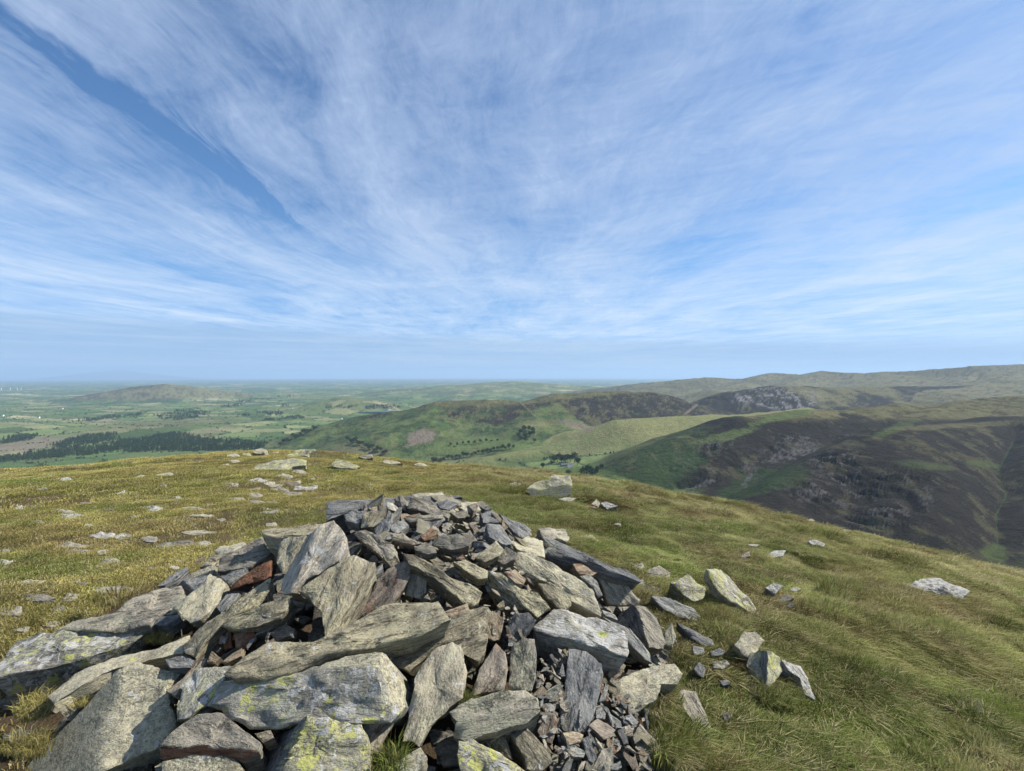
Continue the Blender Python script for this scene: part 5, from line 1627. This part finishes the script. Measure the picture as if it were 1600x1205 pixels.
def house_parts(L, W, H, wall):
    r = W * .42
    v = [(-L / 2, -W / 2, -2), (L / 2, -W / 2, -2), (L / 2, W / 2, -2), (-L / 2, W / 2, -2), (-L / 2, -W / 2, H), (L / 2, -W / 2, H), (L / 2, W / 2, H), (-L / 2, W / 2, H), (-L / 2, 0, H + r), (L / 2, 0, H + r)]
    f = [(0, 1, 5, 4), (2, 3, 7, 6), (0, 4, 8, 7, 3), (1, 2, 6, 9, 5), (4, 5, 9, 8), (6, 7, 8, 9), (3, 2, 1, 0)]
    walls = new_mesh('wall', v, f, [wall], False)
    o, e = .4, .25
    dz = o / (W / 2) * r
    rv = []
    for zz in (.06, .30):
        rv += [(-L / 2 - e, -W / 2 - o, H - dz + zz), (L / 2 + e, -W / 2 - o, H - dz + zz), (L / 2 + e, 0, H + r + zz), (-L / 2 - e, 0, H + r + zz), (-L / 2 - e, W / 2 + o, H - dz + zz), (L / 2 + e, W / 2 + o, H - dz + zz)]
    rf = [(0, 3, 2, 1), (3, 4, 5, 2), (6, 7, 8, 9), (9, 8, 11, 10), (0, 1, 7, 6), (4, 10, 11, 5), (0, 6, 9, 3), (3, 9, 10, 4), (1, 2, 8, 7), (2, 5, 11, 8)]
    roof = new_mesh('roof', rv, rf, [m_roof], False)
    ch = new_mesh('chimney', *box(-.5, .5, -.45, .45, H + r - .6, H + r + 1.4), [wall], False)
    win = new_mesh('window', *box(-.55, .55, -.06, .06, 0, 1.3), [m_glass], False)
    door = new_mesh('door', *box(-.5, .5, -.06, .06, 0, 2.1), [m_roof], False)
    return walls, roof, ch, win, door


def building(name, px, py, L, W, H, wall, rz, label, cat='house', chimneys=1, group=None, detail=True, d0=420.0, cache={}):
    P = terrain_hit(px, py, d0)
    if P is None:
        return
    key = (L, W, H, wall.name)
    if key not in cache:
        cache[key] = house_parts(L, W, H, wall)
    wl, rf, ch, wi, dr = cache[key]
    root = link(name, None, None, P)
    root.rotation_euler = (0, 0, R(rz))
    link('wall', wl, root)
    r_ = link('roof', rf, root)
    if detail:
        for q in range(chimneys):
            link('chimney', ch, r_, ((-1 if q else 1) * (L / 2 - .8), 0, 0))
        for x in np.linspace(-L / 2 + 1.6, L / 2 - 1.6, 4):
            for z in (1.0, 3.6):
                if z + 1.4 < H:
                    link('window', wi, root, (x, -W / 2 - .02, z))
        link('door', dr, root, (.6, -W / 2 - .03, 0))
    return tag(root, label, cat, group)


building('farmhouse', 891, 729.5, 13, 8, 6, m_wall, 20, 'small white farmhouse beside dark trees in the valley', chimneys=2)
building('barn', 882, 728.5, 20, 8, 4.5, m_stonewall, 12, 'low grey stone barn joined to the left of the white farmhouse', 'barn', chimneys=0)
building('farmhouse', 533, 655, 14, 8, 6, m_wall, -10, 'tiny white house among trees above the green hill end', chimneys=1)
for px, py, lab in [(380, 628.5, 'tiny white farmhouse right of the brown hill on the plain'), (456, 639, 'tiny white farmhouse by the woods in the middle of the plain'), (60, 653.5, 'tiny white farmhouse among hedges far left, nearest of the left ones'),
                    (4, 650.5, 'tiny white farmhouse at the left edge of the plain'), (97, 639.5, 'tiny white farmhouse between hedges left of the brown hill'), (45, 617, 'long white shed on the far plain left of the brown hill'),
                    (640, 611, 'tiny white house in the village beyond the lake, right hand'), (610, 612, 'tiny white house in the village beyond the lake, left hand')]:
    far_ = py < 620
    building('farmhouse', px, py, 30 if far_ else 15, 10, 7, m_wall, tg.uniform(-25, 25), lab, detail=not far_, d0=1500.0)

m_turb, t = new_mat('white_painted_steel')
finish(t, (.62, .63, .64, 1), .6)


def lathe(prof, n=10):
    V, F = [], []
    for z, r in prof:
        for j in range(n):
            a = 2 * math.pi * j / n
            V.append((r * math.cos(a), r * math.sin(a), z))
    for k in range(len(prof) - 1):
        for j in range(n):
            F.append((k * n + j, k * n + (j + 1) % n, (k + 1) * n + (j + 1) % n, (k + 1) * n + j))
    F.append(tuple(range(n))[::-1])
    F.append(tuple((len(prof) - 1) * n + j for j in range(n)))
    return V, F


tw = new_mesh('tower', *lathe([(-5, 9), (0, 9), (70, 8), (72, 8.4), (76, 8.4)]), [m_turb], True, 30)
cp_ = new_mesh('cap', *lathe([(76.3, 7), (79, 6.5), (82, 3), (83, .4)]), [m_turb], True, 30)
for px, lab in [(2, 'tall white silo tower on the far plain at the left edge'), (16, 'tall white silo tower, second from the left edge'), (27, 'slim white silo tower, third from the left edge'), (33, 'slim white silo tower, rightmost of the far left towers')]:
    P = terrain_hit(px, 609.5, 4000)
    if P is None: continue
    root = link('silo_tower', None, None, P)
    s = 1.0 if px < 20 else .75
    root.scale = (s * .7, s * .7, .55)
    link('tower', tw, root)
    link('cap', cp_, root)
    tag(root, lab, 'tower', 'white towers on the far plain')

# ------------------------------------------------------------------ the air over the plain
m_haze = bpy.data.materials.new('haze')
m_haze.use_nodes = True
t = NT(m_haze.node_tree)
pv = t.n('ShaderNodeVolumePrincipled', {'Color': (.52, .74, .98, 1), 'Density': 4.4e-5, 'Anisotropy': 0.1, 'Density Attribute': '', 'Color Attribute': '', 'Temperature Attribute': ''})
m_haze.cycles.homogeneous_volume = True
t.n('ShaderNodeOutputMaterial', {'Volume': pv.outputs[0]})
V, F = box(-190000, 190000, -400, 80000, min(float(GZ.min()), far_low) - 1.0, max(float(GZ.max()), far_top, 2.0) + 4.0)
hz = link('haze', new_mesh('haze', V, F, [m_haze], False))
tag(hz, 'thin blue summer haze over the far plain', 'haze', kind='stuff')
